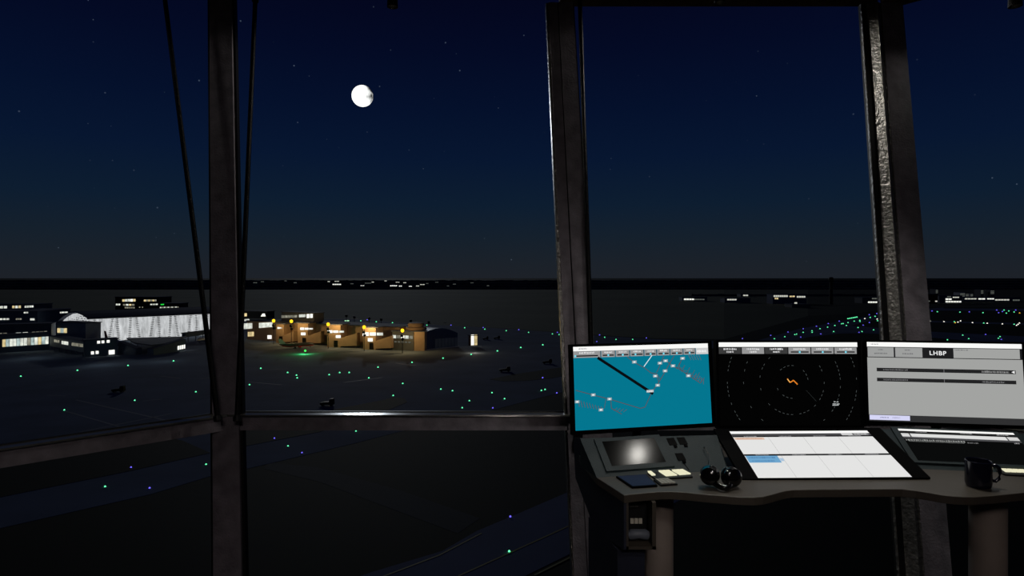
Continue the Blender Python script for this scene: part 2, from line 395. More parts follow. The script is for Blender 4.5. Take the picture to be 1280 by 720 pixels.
# ------------------------------------------------------------------ taxiway lights
def taxi_light(px, py, colour, k=1.0):
    c, s = {'g': ((95, 238, 165), 2.0), 'b': ((112, 100, 255), 1.4), 'w': ((255, 250, 235), 2.0), 'y': ((255, 190, 60), 1.6)}[colour]
    far = py < 428
    if far: s *= .7
    p = G(px, py, .06); d = p.y; r = max(.2, .95*d/FPX*k) if not far else .8*d/FPX*k
    b = MB()
    b.lathe([(r*1.15, 0), (r*1.15, r*.18), (r*.95, r*.22)], p, (0, 0, 1), M_GASK, 10)
    b.lathe([(r*.95, r*.22), (r*.92, r*.7), (r*.7, r*1.25), (r*.3, r*1.55), (.01, r*1.6)], p, (0, 0, 1), emi(c, s), 10)
    return b.make('taxiway_light', loc=p)
LIGHTS = {
 'behind the left-hand pane above the rail': dict(g=[(26, 470.9), (96.8, 463.5), (160, 457.5), (216.9, 451.8), (244.8, 490.4), (168.4, 501), (80.4, 513)]),
 'seen through the left-hand pane below the rail': dict(g=[(131.4, 608.8), (257.6, 581)], b=[(163.8, 584.7), (187, 610.6)]),
 'seen through the middle pane below the rail': dict(g=[(445, 539.4), (360, 558), (636.5, 690)], b=[(343, 548.3), (377.4, 566.4), (637.9, 646.5)]),
 'on the apron before the lit pier': dict(g=[(311.9, 481.5), (326, 461), (359.5, 466.3), (370.6, 469.6), (371.5, 473), (411.5, 469), (424.6, 466.3), (436.5, 466.3), (461, 473), (472.5, 459.6), (491.5, 495), (503.4, 480), (515, 453.6)]),
 'on the apron left of the middle post': dict(g=[(551, 487), (553.8, 448.4), (565.6, 489), (577.8, 510.3), (586.7, 501.5), (589, 443.7), (615, 491.5), (621.7, 439.3), (630.7, 499), (651, 435), (676.7, 488.7), (678.5, 431.7), (681.3, 487.5), (702.8, 428.3)],
                                              b=[(616, 510.5), (678.3, 472.8), (696, 491.8)]),
 'in the far row behind the pier': dict(g=[(451, 401.6), (470.3, 402.8), (490.6, 404), (512, 405.5), (533.6, 407), (580.8, 410.3), (606, 412), (632.8, 414), (660.7, 416), (690.5, 418), (698.8, 418.8)],
                                        b=[(459, 400.3), (526, 404.7), (563.7, 407), (604, 410), (648.5, 412.7), (696.8, 416)]),
 'just above the blue map monitor': dict(g=[(755.8, 422.2), (770, 424.8), (790.8, 424.8)], b=[(746, 427.5), (749.5, 419.2), (808, 423)]),
 'on the field above the radar monitor': dict(
     g=[(968, 424), (981, 421.5), (993.5, 418.8), (995.7, 418.2), (1004, 416), (1015, 414), (1015.2, 416), (1025, 411.5), (1034.5, 409.5), (1043.5, 407.5), (1042, 415), (1052, 405.3), (1054, 405), (1058, 407.5), (1060, 403.8),
        (1067.8, 402), (1074.8, 401), (1075, 402.4), (1072.5, 410), (1077.5, 415)],
     b=[(928, 423.8), (963.4, 419.8), (985, 415.6), (1004, 411.6), (1001, 422), (1020.6, 408.4), (1026, 418), (1035.4, 405), (1049, 402), (1073.8, 416), (1079, 407)]),
 'left of the right-hand post above the grey monitor': dict(
     g=[(1087.8, 397.5), (1093.8, 396), (1100.3, 394.7), (1101.6, 395), (1103, 396), (1097, 401.5), (1107, 393.5), (1112.5, 392), (1113, 397.5), (1092, 412.9), (1115, 415.6), (1117, 415.4)],
     w=[(1081, 398.8), (1096.5, 399.4), (1112.5, 400)],
     b=[(1086.6, 394), (1086.7, 403.8), (1096, 392.5), (1105.4, 390.6), (1103.8, 411), (1106, 417)]),
 'right of the right-hand post': dict(
     b=[(1154.5, 390.4), (1165, 389.3), (1211.6, 390.4), (1245.9, 388.2), (1248.3, 391.5), (1253, 390), (1269.6, 388.2), (1232, 418.6), (1251.6, 424.8), (1158.8, 415.5)],
     g=[(1171.7, 390.2), (1200, 390.7), (1228.8, 391.5), (1255, 388.2), (1258, 392), (1261, 389.3), (1267.7, 390.6), (1157.7, 401.9), (1159.5, 401.5), (1193, 402.7), (1229.7, 404.4), (1267.7, 405.9), (1159, 417.5), (1159.1, 422.8),
        (1203.4, 419.5), (1210.9, 423.9), (1184.3, 425.3), (1250, 421.3), (1248, 423.4)],
     w=[(1162.4, 401.9), (1180, 402.6), (1197.4, 403.2), (1200.8, 401.7), (1215.6, 403.8), (1234, 404.7), (1253, 405.5), (1270.7, 407.3), (1272.6, 406), (1274.3, 404.4)],
     y=[(1274.5, 391.8), (1194, 404)]),
}
CN = {'g': 'green', 'b': 'blue', 'w': 'white', 'y': 'amber'}
for reg, dd in LIGHTS.items():
    for c, pts in dd.items():
        pts = sorted(pts)
        for i, (x, y) in enumerate(pts):
            o = taxi_light(x, y, c)
            if len(pts) == 1: lab = 'only %s taxiway light %s' % (CN[c], reg)
            else: lab = '%s %s taxiway light from the left %s' % (ORD[i], CN[c], reg)
            tag(o, lab, 'taxiway light', '%s taxiway lights %s' % (CN[c], reg))
for i in range(6):
    x, y = 1060+11*i/5, 399-2*i/5
    tag(taxi_light(x, y, 'g', 1.15), '%s of six bright green lights barring the far taxiway, counted from left' % ORD[i], 'taxiway light', 'bar of green lights across the taxiway')

# ------------------------------------------------------------------ buildings
M_WDARK = mat('dark_cladding', (92, 104, 116), .6, .4, 0, .12, .3)
M_WBLUE = mat('blue_grey_cladding', (125, 140, 160), .5, .5, 0, .1, .3)
M_WGREY = mat('grey_wall', (95, 97, 100), .7, .3, 0, .12, .3)
M_WBRN = mat('tan_wall', (176, 148, 120), .7, .3, 0, .12, .3)
M_ROOF = mat('roof_sheet', (88, 92, 104), .8, .15, 0, .15, .4)
M_NAVY = mat('navy_cladding', (52, 68, 112), .4, .5, 0, .1, .3)
M_WHITE = mat('white_paint', (205, 205, 205), .5, .5, 0, .05, .3)
M_BLK = mat('matt_black', (9, 9, 10), .6, .3)
LW = emi((238, 240, 228), 1.0, .45, .35); LY = emi((250, 225, 165), .9, .5, .35); LC = emi((205, 225, 222), .85, .6, .3); LH = emi((255, 252, 240), 1.3)
LD = emi((190, 185, 165), .55, .6, .4)

class Bld:
    """a box building: front wall from ground point a to b, running back by depth, flat roof"""
    def __init__(s, name, label, a, b, top, depth, wall=M_WDARK, roof=M_ROOF, cat='building', group=None, hbot=0):
        s.a, s.b = a, b; s.u = (b-a); s.u.z = 0; s.len = s.u.length; s.u.normalize()
        s.n = V((s.u.y, -s.u.x, 0));
        if s.n.dot(-s.a) < 0: s.n = -s.n
        s.h = top; s.d = depth
        s.root = thing(name, label, cat, V((a.x, a.y, GZ)), group)
        m = MB(); z0 = GZ+hbot; z1 = GZ+top; bk = -s.n*depth
        q = [V((p.x, p.y, z)) for z in (z0, z1) for p in (a, b, b+bk, a+bk)]
        m.hexa(q, wall); m.make('wall', s.root)
        m = MB(); e = .5
        ra, rb = a-s.u*e+s.n*e, b+s.u*e+s.n*e
        q = [V((p.x, p.y, z)) for z in (z1, z1+.5) for p in (ra, rb, rb+bk-s.n*2*e, ra+bk-s.n*2*e)]
        m.hexa(q, roof); m.make('roof', s.root)
    def win(s, corners, m=LW, nm='window', frame=True, t=.15):
        # four picture corners (tl, tr, br, bl) measured onto the front wall
        ps = [hit(x, y, s.a, s.n)+s.n*.05 for x, y in corners]
        b = MB(); b.slab(ps, s.n*t, m); return b.make(nm, s.root)
    def row(s, x0, x1, y0, y1, y2, y3, n, m=LW, gap=.25, ms=None):
        # n windows between x0..x1; top edge y0->y1, bottom edge y2->y3
        for i in range(n):
            a = x0+(x1-x0)*i/n; c = x0+(x1-x0)*(i+1-gap)/n
            f = lambda x, p, q: p+(q-p)*(x-x0)/(x1-x0)
            s.win([(a, f(a, y0, y1)), (c, f(c, y0, y1)), (c, f(c, y2, y3)), (a, f(a, y2, y3))], ms[i % len(ms)] if ms else m)
def top_h(py, d): return HGT-(py-HY)*d/FPX

# lit hall at the left edge
w1 = Bld('terminal_wing', 'low terminal wing with a band of tall lit windows at the left edge', G(-22, 442.5), G(61, 437.5), 10.2, 9, M_WDARK)
w1.row(3, 61, 424.5, 420.6, 433.6, 429.8, 13, ms=[LY, LC, LW, LW, LC, LW, LW, LD, LC, LW], gap=.12)
w1b = Bld('terminal_block', 'set-back upper floor with broken lit strip above the tall-windowed wing', GD(-25, 405), GD(64, 421), 14.0, 14, M_WDARK)
w1b.row(-2, 10, 416.5, 416, 419, 418.5, 2, LD); w1b.row(20, 37, 416, 415, 418.5, 417.6, 2, LW); w1b.row(40, 60, 415, 413.6, 417.5, 416.2, 4, LD)
w2 = Bld('terminal_link', 'dark slanting link building with narrow lit windows on piers', G(62, 438.0), G(105, 446.5), 8.5, 6, M_WDARK, hbot=2.6)
w2.row(68, 75, 424.3, 425.4, 427.4, 428.5, 3, LD, .3); w2.row(77.5, 86, 426, 427.3, 430, 431.5, 4, LW, .3); w2.row(90, 104.5, 428.2, 430, 432, 434, 7, LD, .35)
for i in range(6):
    p = w2.a+w2.u*(w2.len*(i+.5)/6)-w2.n*1.0; m = MB(); m.tube([V((p.x, p.y, GZ)), V((p.x, p.y, GZ+2.7))], .3, M_WDARK, 8); m.make('pier', w2.root)
w3 = Bld('gate_house', 'dark boxy gatehouse with three small upper windows and a large lit window', G(106, 446.5), G(147, 443.8), 9.2, 8, M_WDARK)
for x0, x1, y0, y1 in ((121.5, 125, 426.2, 429.4), (127, 130.3, 425.8, 429), (133.5, 137, 425.2, 428.4), (113.8, 117.4, 439.4, 443), (119.6, 123.2, 438.8, 442.4)):
    w3.win([(x0, y0), (x1, y0-.2), (x1, y1-.2), (x0, y1)], LH)
w3.win([(136, 437.8), (143.2, 437.2), (143.2, 442.6), (136, 443.2)], LH)
w5 = Bld('terminal_annex', 'blue-grey windowless block below the arched gable with one lit corner window', GD(71, 428), GD(107, 416), 14.6, 10, M_WBLUE)
w5.row(72, 84, 410.2, 410.4, 415.8, 416.2, 3, ms=[LY, LC, LY], gap=.1)

def wedge(name, label, base, tops, depth, m, wins=None):
    a, c = G(*base[0]), G(*base[1]); u = (c-a).normalized(); n = V((u.y, -u.x, 0))
    if n.dot(-a) < 0: n = -n
    root = thing(name, label, 'building', a)
    ha = hit(*tops[0], a, n).z; hc = hit(*tops[1], a, n).z
    b = MB(); b.slab([a, c, V((c.x, c.y, hc)), V((a.x, a.y, ha))], -n*depth, m); b.make('wall', root)
    b = MB(); b.slab([V((a.x, a.y, ha)), V((c.x, c.y, hc)), V((c.x, c.y, hc+.4)), V((a.x, a.y, ha+.4))], -n*depth+n*.0, M_ROOF); b.make('roof', root)
    for q in (wins or []):
        ps = [hit(x, y, a, n)+n*.05 for x, y in q]; b = MB(); b.slab(ps, n*.15, LH); b.make('window', root)
wedge('boarding_ramp', 'dark sloping ramp building right of the gatehouse, falling to the right', ((148, 443), (170, 444)), ((148, 428), (170, 436.5)), 4, M_WDARK)
wedge('boarding_ramp', 'dark sloping ramp building with four narrow lit windows, rising to the right', ((192, 444.5), (232, 437.5)), ((192, 436.5), (232, 424.5)), 4, M_WDARK,
      [[(222+2.5*i, 432.6-.5*i), (223.6+2.5*i, 432.2-.5*i), (223.6+2.5*i, 437-.5*i), (222+2.5*i, 437.4-.5*i)] for i in range(4)])
cn = thing('canopy', 'flat grey canopy roof between the two dark ramp buildings', 'canopy', G(190, 437))
b = MB(); b.slab([G(158, 423.5, 5), G(234, 421.5, 5), G(206, 430.5, 5), (G(190, 432.5, 5)), G(168, 429.5, 5)][::-1], (0, 0, .6), M_WGREY); b.make('roof', cn)
for x, y in ((164, 424.5), (225, 422.8), (203, 429.6), (172, 428.6)):
    p = G(x, y, 5); m = MB(); m.tube([V((p.x, p.y, GZ)), p], .25, M_WDARK, 8); m.make('pillar', cn)

# the great vaulted hall
def hall():
    a = GD(113, 430); u = V((.643, .766, 0)); p = V((-.766, .643, 0)); n = V((.766, -.643, 0))
    root = thing('terminal_hall', 'long vaulted terminal hall with glowing white glass facade and arched gable', 'building', a)
    L = 96
    prof = [(-4, 17.6), (0, 18.5), (8, 19.9), (22, 21.3), (36, 20.2), (48, 17.6), (58, 14.6), (64, 12.2)]
    b = MB()
    o = [a+p*t+V((0, 0, h)) for t, h in prof]; inn = [x-V((0, 0, .9)) for x in reversed(o)]
    b.slab([x-u*2.5 for x in o+inn], u*(L+2.5), M_ROOF); b.make('roof', root)
    m = bpy.data.materials.new('lit_facade'); m.use_nodes = True; nt = m.node_tree; nt.nodes.clear()
    oo = nt.nodes.new('ShaderNodeOutputMaterial'); e = nt.nodes.new('ShaderNodeEmission'); tc = nt.nodes.new('ShaderNodeTexCoord')
    nz = nt.nodes.new('ShaderNodeTexNoise'); nz.inputs['Scale'].default_value = .22; nz.inputs['Detail'].default_value = 5; nz.inputs['Roughness'].default_value = .7
    mp = nt.nodes.new('ShaderNodeMapping'); mp.inputs['Scale'].default_value = (1.6, 1.6, .35)
    nt.links.new(tc.outputs['Object'], mp.inputs[0]); nt.links.new(mp.outputs[0], nz.inputs['Vector'])
    mr = nt.nodes.new('ShaderNodeMapRange'); mr.inputs['From Min'].default_value = .3; mr.inputs['From Max'].default_value = .7; mr.inputs['To Min'].default_value = .28; mr.inputs['To Max'].default_value = .82
    nt.links.new(nz.outputs['Fac'], mr.inputs[0]); nt.links.new(mr.outputs[0], e.inputs['Strength']); e.inputs['Color'].default_value = (.97, .98, 1, 1)
    nt.links.new(e.outputs[0], oo.inputs[0]); m.cycles.emission_sampling = 'NONE'
    b = MB(); b.slab([a+V((0, 0, .5)), a+u*L+V((0, 0, .5)), a+u*L+V((0, 0, 17.6)), a+V((0, 0, 17.6))], p*.4, m); b.make('glass_facade', root)
    g = [a+V((0, 0, .5))]+[a+p*t+V((0, 0, h-1.4)) for t, h in prof[1:-1]]+[a+p*60+V((0, 0, .5))]
    b = MB(); b.slab(g, u*.4, m); b.make('gable_glazing', root)
    fm = mat('steel_lattice', (30, 30, 32), .5, .4)
    b = MB()      # leaning V columns and ladder rungs across the facade
    for i in range(14):
        x0 = 4+i*6.6; x1 = x0+(3.0 if i % 2 else -3.0)*(.6+.4*math.sin(i*1.7)); q0 = a+u*x0+n*.25; q1 = a+u*x1+n*.25
        b.tube([q0+V((0, 0, .6)), q1+V((0, 0, 17.4))], .09, fm, 5)
        for k in range(12):
            z = 1.5+k*1.3; c = q0.lerp(q1, z/17.4); c.z = GZ+z
            b.tube([c-u*.95, c+u*.95], .2, fm, 4)
    b.make('lattice', root)
    b = MB()
    for i in range(20):
        t = 1+i*2.4
        for k in range(8):
            z = 8+k*1.4
            if z < 18-max(0, (t-20))*.17 and (i*7+k*3) % 5 < 3:
                c = a+p*t-u*.25+V((0, 0, z)); b.tube([c-p*.8, c+p*.6], .26, fm, 4)
    b.make('gable_lattice', root)
    b = MB(); b.slab([a+p*.5, a+p*60, a+u*L+p*60, a+u*L+p*.5], (0, 0, 12), M_WDARK); b.make('core', root)
hall()
w4 = Bld('apron_walkway', 'raised dark walkway on piers at the foot of the white facade', GD(232, 440), GD(268, 470), 6.0, 3, M_WDARK, hbot=3.4)
for i in range(4):
    p = w4.a+w4.u*(w4.len*(i+.5)/4)-w4.n*1; m = MB(); m.tube([V((p.x, p.y, GZ)), V((p.x, p.y, GZ+3.5))], .3, M_WDARK, 8); m.make('pier', w4.root)
# blocks behind the hall and at the far left
f = Bld('office_block', 'many-windowed office block with lit floors rising behind the vaulted hall', GD(144, 660), GD(199, 655), top_h(371.5, 658), 20, M_BLK)
f.row(153, 170, 374.2, 373.6, 377, 376.8, 5, ms=[LY, LW, LW, LH], gap=.15); f.row(180, 196, 374.6, 374.4, 376.8, 376.6, 6, ms=[LY, LD], gap=.15)
f.row(145, 151, 379.6, 379.6, 381.6, 381.6, 2, LW); f.row(154, 169, 380, 380, 382, 382, 4, ms=[LD, LW, LY]); f.row(188, 198, 379.8, 379.4, 381.4, 381.2, 3, LW)
f.row(156, 169, 383.8, 383.8, 385.4, 385.4, 5, LD); f.row(174, 181, 383.4, 383.4, 384.6, 384.6, 2, LD, .6)
f2 = Bld('office_block', 'lower office block with one green light right of the lit office floors', GD(199, 640), GD(225, 640), top_h(379.5, 640), 16, M_BLK)
f2.row(200, 224, 383.6, 383.2, 385.8, 385.2, 10, ms=[LW, LD], gap=.3); f2.win([(201, 380), (205, 379.8), (205, 381.2), (201, 381.4)], emi((40, 220, 70), 1), 'green_lamp')
g1 = Bld('terminal_block', 'farthest left terminal block with a top row of lit windows', GD(-40, 575), GD(43, 570), top_h(380.5, 572), 20, M_WDARK)
g1.row(0, 10, 382.6, 382.4, 385.6, 385.4, 2, LW); g1.row(15.5, 27, 382.3, 382, 385.3, 385, 3, ms=[LY, LW, LY]); g1.row(31, 42.5, 382.2, 381.8, 384.6, 384.2, 4, LW)
g2 = Bld('terminal_block', 'flat terminal block with one long lit strip left of the arched gable', GD(40, 520), GD(88, 535), top_h(387.5, 525), 20, M_WDARK)
g2.row(44, 56, 390.8, 390.4, 393, 392.6, 3, LW, .1); g2.row(57, 85, 390.6, 389.4, 392.8, 391, 7, LW, .12)
g3 = Bld('terminal_block', 'middle-distance block at the left edge with short lit strips on its front', GD(-40, 470), GD(47, 468), top_h(389.6, 469), 22, M_WDARK)
g3.row(0, 12.5, 398, 397.8, 400, 399.8, 3, LW); g3.row(20, 27.5, 398, 397.8, 399.8, 399.6, 3, LD); g3.row(38, 43.5, 398, 398, 400.4, 400.4, 1, LW, .05); g3.row(30, 36, 390, 389.8, 391.6, 391.6, 2, LW)

# the floodlit pier
def pier():
    a = G(296, 425.6); c = G(520, 439.4)
    u = (c-a).normalized(); n = V((u.y, -u.x, 0))
    if n.dot(-a) < 0: n = -n
    H = 13.2
    B_ = Bld('terminal_pier', 'long tan terminal pier with floodlit walls and white lit windows', a-n*9, G(489, 437.6)-n*9, H, 20, M_WBRN)
    B_.row(305, 316, 404.2, 403.8, 411.4, 410.6, 2, LW, .1); B_.row(324, 341, 403.6, 402.8, 410, 408.6, 4, LW, .08)
    B_.row(310, 318, 415, 414.6, 420.6, 420.2, 3, LY, .2); B_.row(346, 362, 414.5, 413.4, 420, 418.4, 4, LW, .15)
    bays = []
    for k, px in enumerate((342, 364, 410, 455, 503)):
        bays.append(px)
    # gate rotundas stepping forward from the pier
    for k, (x0, x1, yb, yt, wl, dr) in enumerate(((345, 367, 428.5, 405, (347, 353, 408.8, 411), (334.6, 339.6, 419, 423.6)), (372, 401, 430.5, 404, (375.5, 392, 409.4, 412.4), (376.4, 382, 415.6, 419)),
                                                 (409, 446, 434, 406, (409.4, 431, 412.8, 416.2), (420, 426, 419, 422.4)), (454, 489, 437, 409.5, (453.4, 480, 415.2, 419.8), (460, 466, 422.6, 426.8)))):
        p0 = G(x0, yb); p1 = G(x1, yb+1.2)
        uu = (p1-p0).normalized(); nn = V((uu.y, -uu.x, 0))
        if nn.dot(-p0) < 0: nn = -nn
        root = thing('gate_building', 'tan gate building with sloping bridge and lit windows, %s along the pier' % ['leftmost', 'second from left', 'third from left', 'rightmost'][k], 'building', p0, 'gate buildings along the pier')
        ht = HGT-(yt-HY)*p0.y/FPX
        b = MB(); mid = p0.lerp(p1, .45)
        b.slab([p0, mid, mid+V((0, 0, ht)), p0+V((0, 0, ht))], -nn*9, M_WBRN); b.make('wall', root)
        b = MB(); b.slab([mid+V((0, 0, .8)), p1+V((0, 0, 1.5)), p1+V((0, 0, ht*.66)), mid+V((0, 0, ht*.42))], -nn*4, M_WBRN); b.make('bridge', root)
        b = MB(); ee = nn*.6; b.slab([p0+V((0, 0, ht))+ee-uu, mid+V((0, 0, ht))+ee+uu*1.5, mid+V((0, 0, ht))-nn*9.5+uu*1.5, p0+V((0, 0, ht))-nn*9.5-uu], (0, 0, .6), M_ROOF); b.make('roof', root)
        def wn(x0, x1, y0, y1, nm, mm, cut=0):
            ps = [hit(x, y, p0, nn)+nn*.08 for x, y in ((x0, y0), (x1, y0+cut*.1), (x1-cut, y1), (x0, y1))]
            q = MB(); q.slab(ps, nn*.15, mm); q.make(nm, root)
        x0w, x1w, y0w, y1w = wl
        nseg = 3
        for i in range(nseg):
            s0 = x0w+(x1w-x0w)*i/nseg; s1 = x0w+(x1w-x0w)*(i+.86)/nseg
            wn(s0, s1, y0w+.3*i, y1w-.25*i, 'window', LH if i < 2 else LW)
        wn(dr[0], dr[1], dr[2], dr[3], 'door', LH)
        b = MB(); q = hit(x0+(x1-x0)*.3, yb-4.5, p0, nn)+nn*.3; b.box(q-V((1.2, .3, 2.0)), q+V((1.2, .3, 2.0)), M_BLK); b.make('service_door', root)
    # penthouse
    ph = Bld('rooftop_lounge', 'small glazed penthouse with a lit window strip on the pier roof', GD(352, 462), GD(392.5, 445), top_h(391.2, 452), 9, M_WGREY, hbot=13.7)
    ph.row(352, 372, 394.2, 393.8, 397.4, 396.8, 5, LD, .12); ph.row(374, 382.5, 393.2, 392.8, 396.6, 396.2, 2, LW, .1); ph.row(383.6, 392, 392.6, 392.2, 397.6, 397.2, 2, LH, .25)
    pb = Bld('rooftop_plant', 'dark rooftop plant room with a lit gable window left of the penthouse', GD(304, 485), GD(334, 478), top_h(389.5, 480), 8, M_BLK, hbot=13.7)
    pb.win([(328.4, 392), (331, 392), (332, 395.4), (326, 395.6)], LH); pb.win([(305, 391.6), (308.6, 391.4), (308.6, 395.4), (305, 395.6)], LY); pb.win([(306, 399), (311, 398.6), (313, 401), (305.6, 401.4)], LW)
    # end drum
    c0 = G(508, 437.6)+V((4, 12.5, 0)); r = 6.6
    root = thing('pier_rotunda', 'round tan rotunda with orange-lit crown at the right end of the pier', 'building', c0)
    b = MB(); b.lathe([(r, 0), (r, 13.2), (r-.5, 13.4)], c0, (0, 0, 1), M_WBRN, 40); b.make('wall', root)
    b = MB(); b.lathe([(r*.72, 13.2), (r*.78, 15.2), (r*.7, 15.8), (.2, 16.4)], c0, (0, 0, 1), M_WBRN, 36); b.make('crown', root)
    fw = Bld('gate_building', 'pale gate front with window band and grey lower wall before the rotunda', G(490, 437.4), G(517, 438.6), 11.4, 5, M_WGREY, group=None)
    fw.row(491, 517, 418.8, 419.8, 422.6, 423.6, 5, ms=[LW, LD, LH], gap=.2)
    fw.row(493, 515, 426.2, 427, 428, 428.8, 5, emi((120, 118, 105), .5), .35)
    # right block
    rb = Bld('pier_block', 'plain tan end block right of the rotunda', G(517.6, 438.6), G(530.6, 438.8), 11.6, 5, M_WBRN)
    # navy hangar
    h0 = G(531, 437.6); h1 = G(572, 433.4); uu = (h1-h0).normalized(); nn = V((uu.y, -uu.x, 0))
    if nn.dot(-h0) < 0: nn = -nn
    root = thing('hangar', 'dark navy hangar with rounded roof right of the pier', 'building', h0)
    L = (h1-h0).length; b = MB()
    pts = [h0]+[h0+uu*(L*i/12)+V((0, 0, 7.6+5.2*math.sin(math.pi*(.2+.72*i/12)))) for i in range(13)]+[h1]
    b.slab(pts, -nn*14, M_NAVY); b.make('wall', root)
    b = MB()
    for i in range(7):
        q = h0+uu*(L*(.3+.1*i))+nn*.1; b.slab([q, q+uu*(L*.085), q+uu*(L*.085)+V((0, 0, 6.2)), q+V((0, 0, 6.2))], nn*.1, M_WBLUE)
    b.make('door_panel', root)
    b = MB(); b.slab([h0+V((0, 0, -.0))+nn*.3, h1+nn*.3, h1+nn*1.6, h0+nn*1.6], (0, 0, .5), M_WHITE); b.make('kerb', root)
    return u, n
pu, pn = pier()

# lit kiosk and ground light
k0 = G(588, 432.6); kb = Bld('kiosk', 'small brightly lit glass kiosk standing alone right of the hangar', k0, G(597, 432.2), 6.6, 4, M_WBRN)
kb.win([(588.8, 418.4), (592.4, 418.2), (592.4, 431.4), (588.8, 431.6)], LH); kb.win([(593.2, 418.4), (596.4, 418.2), (596.4, 431.2), (593.2, 431.4)], LY)
def point(p, e, col, r=.4, spot=None, aim=None):
    l = bpy.data.lights.new('lamp_fill_light', 'SPOT' if spot else 'POINT'); l.energy = e; l.color = col; l.shadow_soft_size = r
    o = bpy.data.objects.new('lamp_fill_light', l); COL.objects.link(o); o.location = p
    if spot:
        l.spot_size = math.radians(spot); l.spot_blend = .6; o.rotation_euler = (aim-p).normalized().to_track_quat('-Z', 'Y').to_euler()
    return o
point(G(592.5, 434.2, 3.5), 700, (1, .8, .55))
# flood masts
YG = emi((255, 190, 30), 2.2)
for k, (px, yb, yt) in enumerate(((342, 430.5, 401.0), (364.2, 432.5, 401.6), (410.2, 436, 405.4), (455.2, 438.6, 409), (503, 441.5, 413.2))):
    p = G(px, yb); d = p.y
    h = HGT-(yt-HY)*d/FPX
    o = thing('floodlight_mast', 'black mast with amber floodlight, %s along the pier' % ['leftmost', 'second from left', 'third from left', 'fourth from left', 'rightmost'][k], 'floodlight', p, 'amber floodlight masts along the pier')
    b = MB(); b.tube([p, p+V((0, 0, h-1))], .2, M_BLK, 8); b.make('mast', o)
    b = MB(); q = p+V((0, 0, h-3.2)); b.box(q-V((.9, .5, .6)), q+V((.5, .5, .9)), M_BLK); q = p+V((0, 0, h-5)); b.box(q-V((.5, .5, .6)), q+V((1.0, .5, .7)), M_BLK); b.make('gear_box', o)
    b = MB(); c0 = p+V((0, 0, h)); b.lathe([(.2, -1.1), (.8, -.8), (1.05, 0), (.8, .8), (.2, 1.1)], c0, (0, 0, 1), YG, 12); b.make('floodlight', o)
    point(c0-pn*1.6+pu*1.2, 4200 if k else 3000, (1, .66, .27), .8)
# thin unlit masts on the far side of the pier
for k, px in enumerate((433, 443, 461.5, 476.5, 513.6, 536, 556)):
    p = GD(px, 590+k*6); top = HGT-((394+k*1.6)-HY)*p.y/FPX
    o = thing('light_mast', '%s dark unlit mast from the left behind the pier roof' % ORD[k], 'mast', p, 'dark masts behind the pier')
    b = MB(); b.tube([p, p+V((0, 0, top))], [.35, .22], M_BLK, 8); b.make('pole', o)
    b = MB(); q = p+V((0, 0, top)); b.box(q-V((1.1, .4, 1.6)), q+V((1.1, .4, .5)), M_BLK); b.make('lamp_head', o)
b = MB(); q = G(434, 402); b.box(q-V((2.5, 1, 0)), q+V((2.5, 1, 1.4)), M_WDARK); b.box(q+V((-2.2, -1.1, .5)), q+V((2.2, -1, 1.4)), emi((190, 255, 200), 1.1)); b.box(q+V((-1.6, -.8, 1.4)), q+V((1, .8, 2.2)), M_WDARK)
tag(b.make('service_van'), 'lit pale green van parked beyond the pier roof', 'van')

# ------------------------------------------------------------------ aircraft
M_RED = mat('red_paint', (170, 40, 40), .4, .5); M_BLUE = mat('blue_paint', (40, 60, 120), .4, .5)
def airliner(label, nose, tail, belly, finm, scale=1.0, body=M_WHITE):
    # nose and tail are ground points; the aircraft stands between them
    L = (nose-tail).length; f = (nose-tail).normalized(); s = V((-f.y, f.x, 0)); Z = V((0, 0, 1))
    r = L*.052; hh = r*2.0
    root = thing('airliner', label, 'airplane', (nose+tail)/2)
    ax = lambda t, y=0, z=0: tail+f*(L*t)+s*(y*L)+Z*(hh+z*L)
    rs = [(0, .15, .03), (.06, .45, .022), (.16, .85, .008), (.28, 1, 0), (.6, 1, 0), (.86, 1, 0), (.93, .86, -.004), (.975, .55, -.012), (1, .12, -.02)]
    b = MB(); b.tube([ax(t, 0, z) for t, k, z in rs], [r*k for t, k, z in rs], body, 18); b.make('fuselage', root)
    b = MB(); b.tube([ax(t, 0, z-.018) for t, k, z in rs[1:8]], [r*k*.86 for t, k, z in rs[1:8]], belly, 18); b.make('belly', root)
    for sg in (1, -1):
        b = MB(); b.slab([ax(.42, .03*sg, -.02), ax(.6, .03*sg, -.02), ax(.44, .44*sg, .02), ax(.39, .44*sg, .02)], Z*(.012*L), body); b.make('wing', root)
        b = MB(); b.lathe([(r*.34, 0), (r*.5, .02*L), (r*.46, .08*L), (r*.25, .1*L)], ax(.6, .15*sg, -.055), -f, belly, 14); b.make('engine', root)
        b = MB(); b.slab([ax(.02, .01*sg, .035), ax(.13, .01*sg, .03), ax(.06, .17*sg, .04), ax(.01, .17*sg, .04)], Z*(.007*L), body); b.make('tailplane', root)
        b = MB(); q = ax(.45, .07*sg, 0); q.z = GZ+.06+.018*L; b.tube([q-s*.012*L, q+s*.012*L], .017*L, M_BLK, 12); b.tube([q, q+Z*.07*L], .005*L, M_BLK, 6); b.make('landing_gear', root)
    q = ax(.88, 0, 0); q.z = GZ+.06+.015*L
    b = MB(); b.tube([q-s*.008*L, q+s*.008*L], .014*L, M_BLK, 12); b.tube([q, q+Z*.07*L], .005*L, M_BLK, 6); b.make('nose_gear', root)
    b = MB(); b.slab([ax(.02, -.006, .04), ax(.19, -.006, .045), ax(.05, -.006, .19), ax(-.03, -.006, .19)], s*(.012*L), finm); b.make('tail_fin', root)
    return root
air = airliner('airliner with white tail fin and red tail underside, lit green, parked by the pier', G(393, 434, .06), G(349, 436.4, .06), M_RED, M_WHITE, body=mat('dark_fuselage', (60, 60, 62), .4, .5))
gp = G(381.5, 438.4, 1.9)
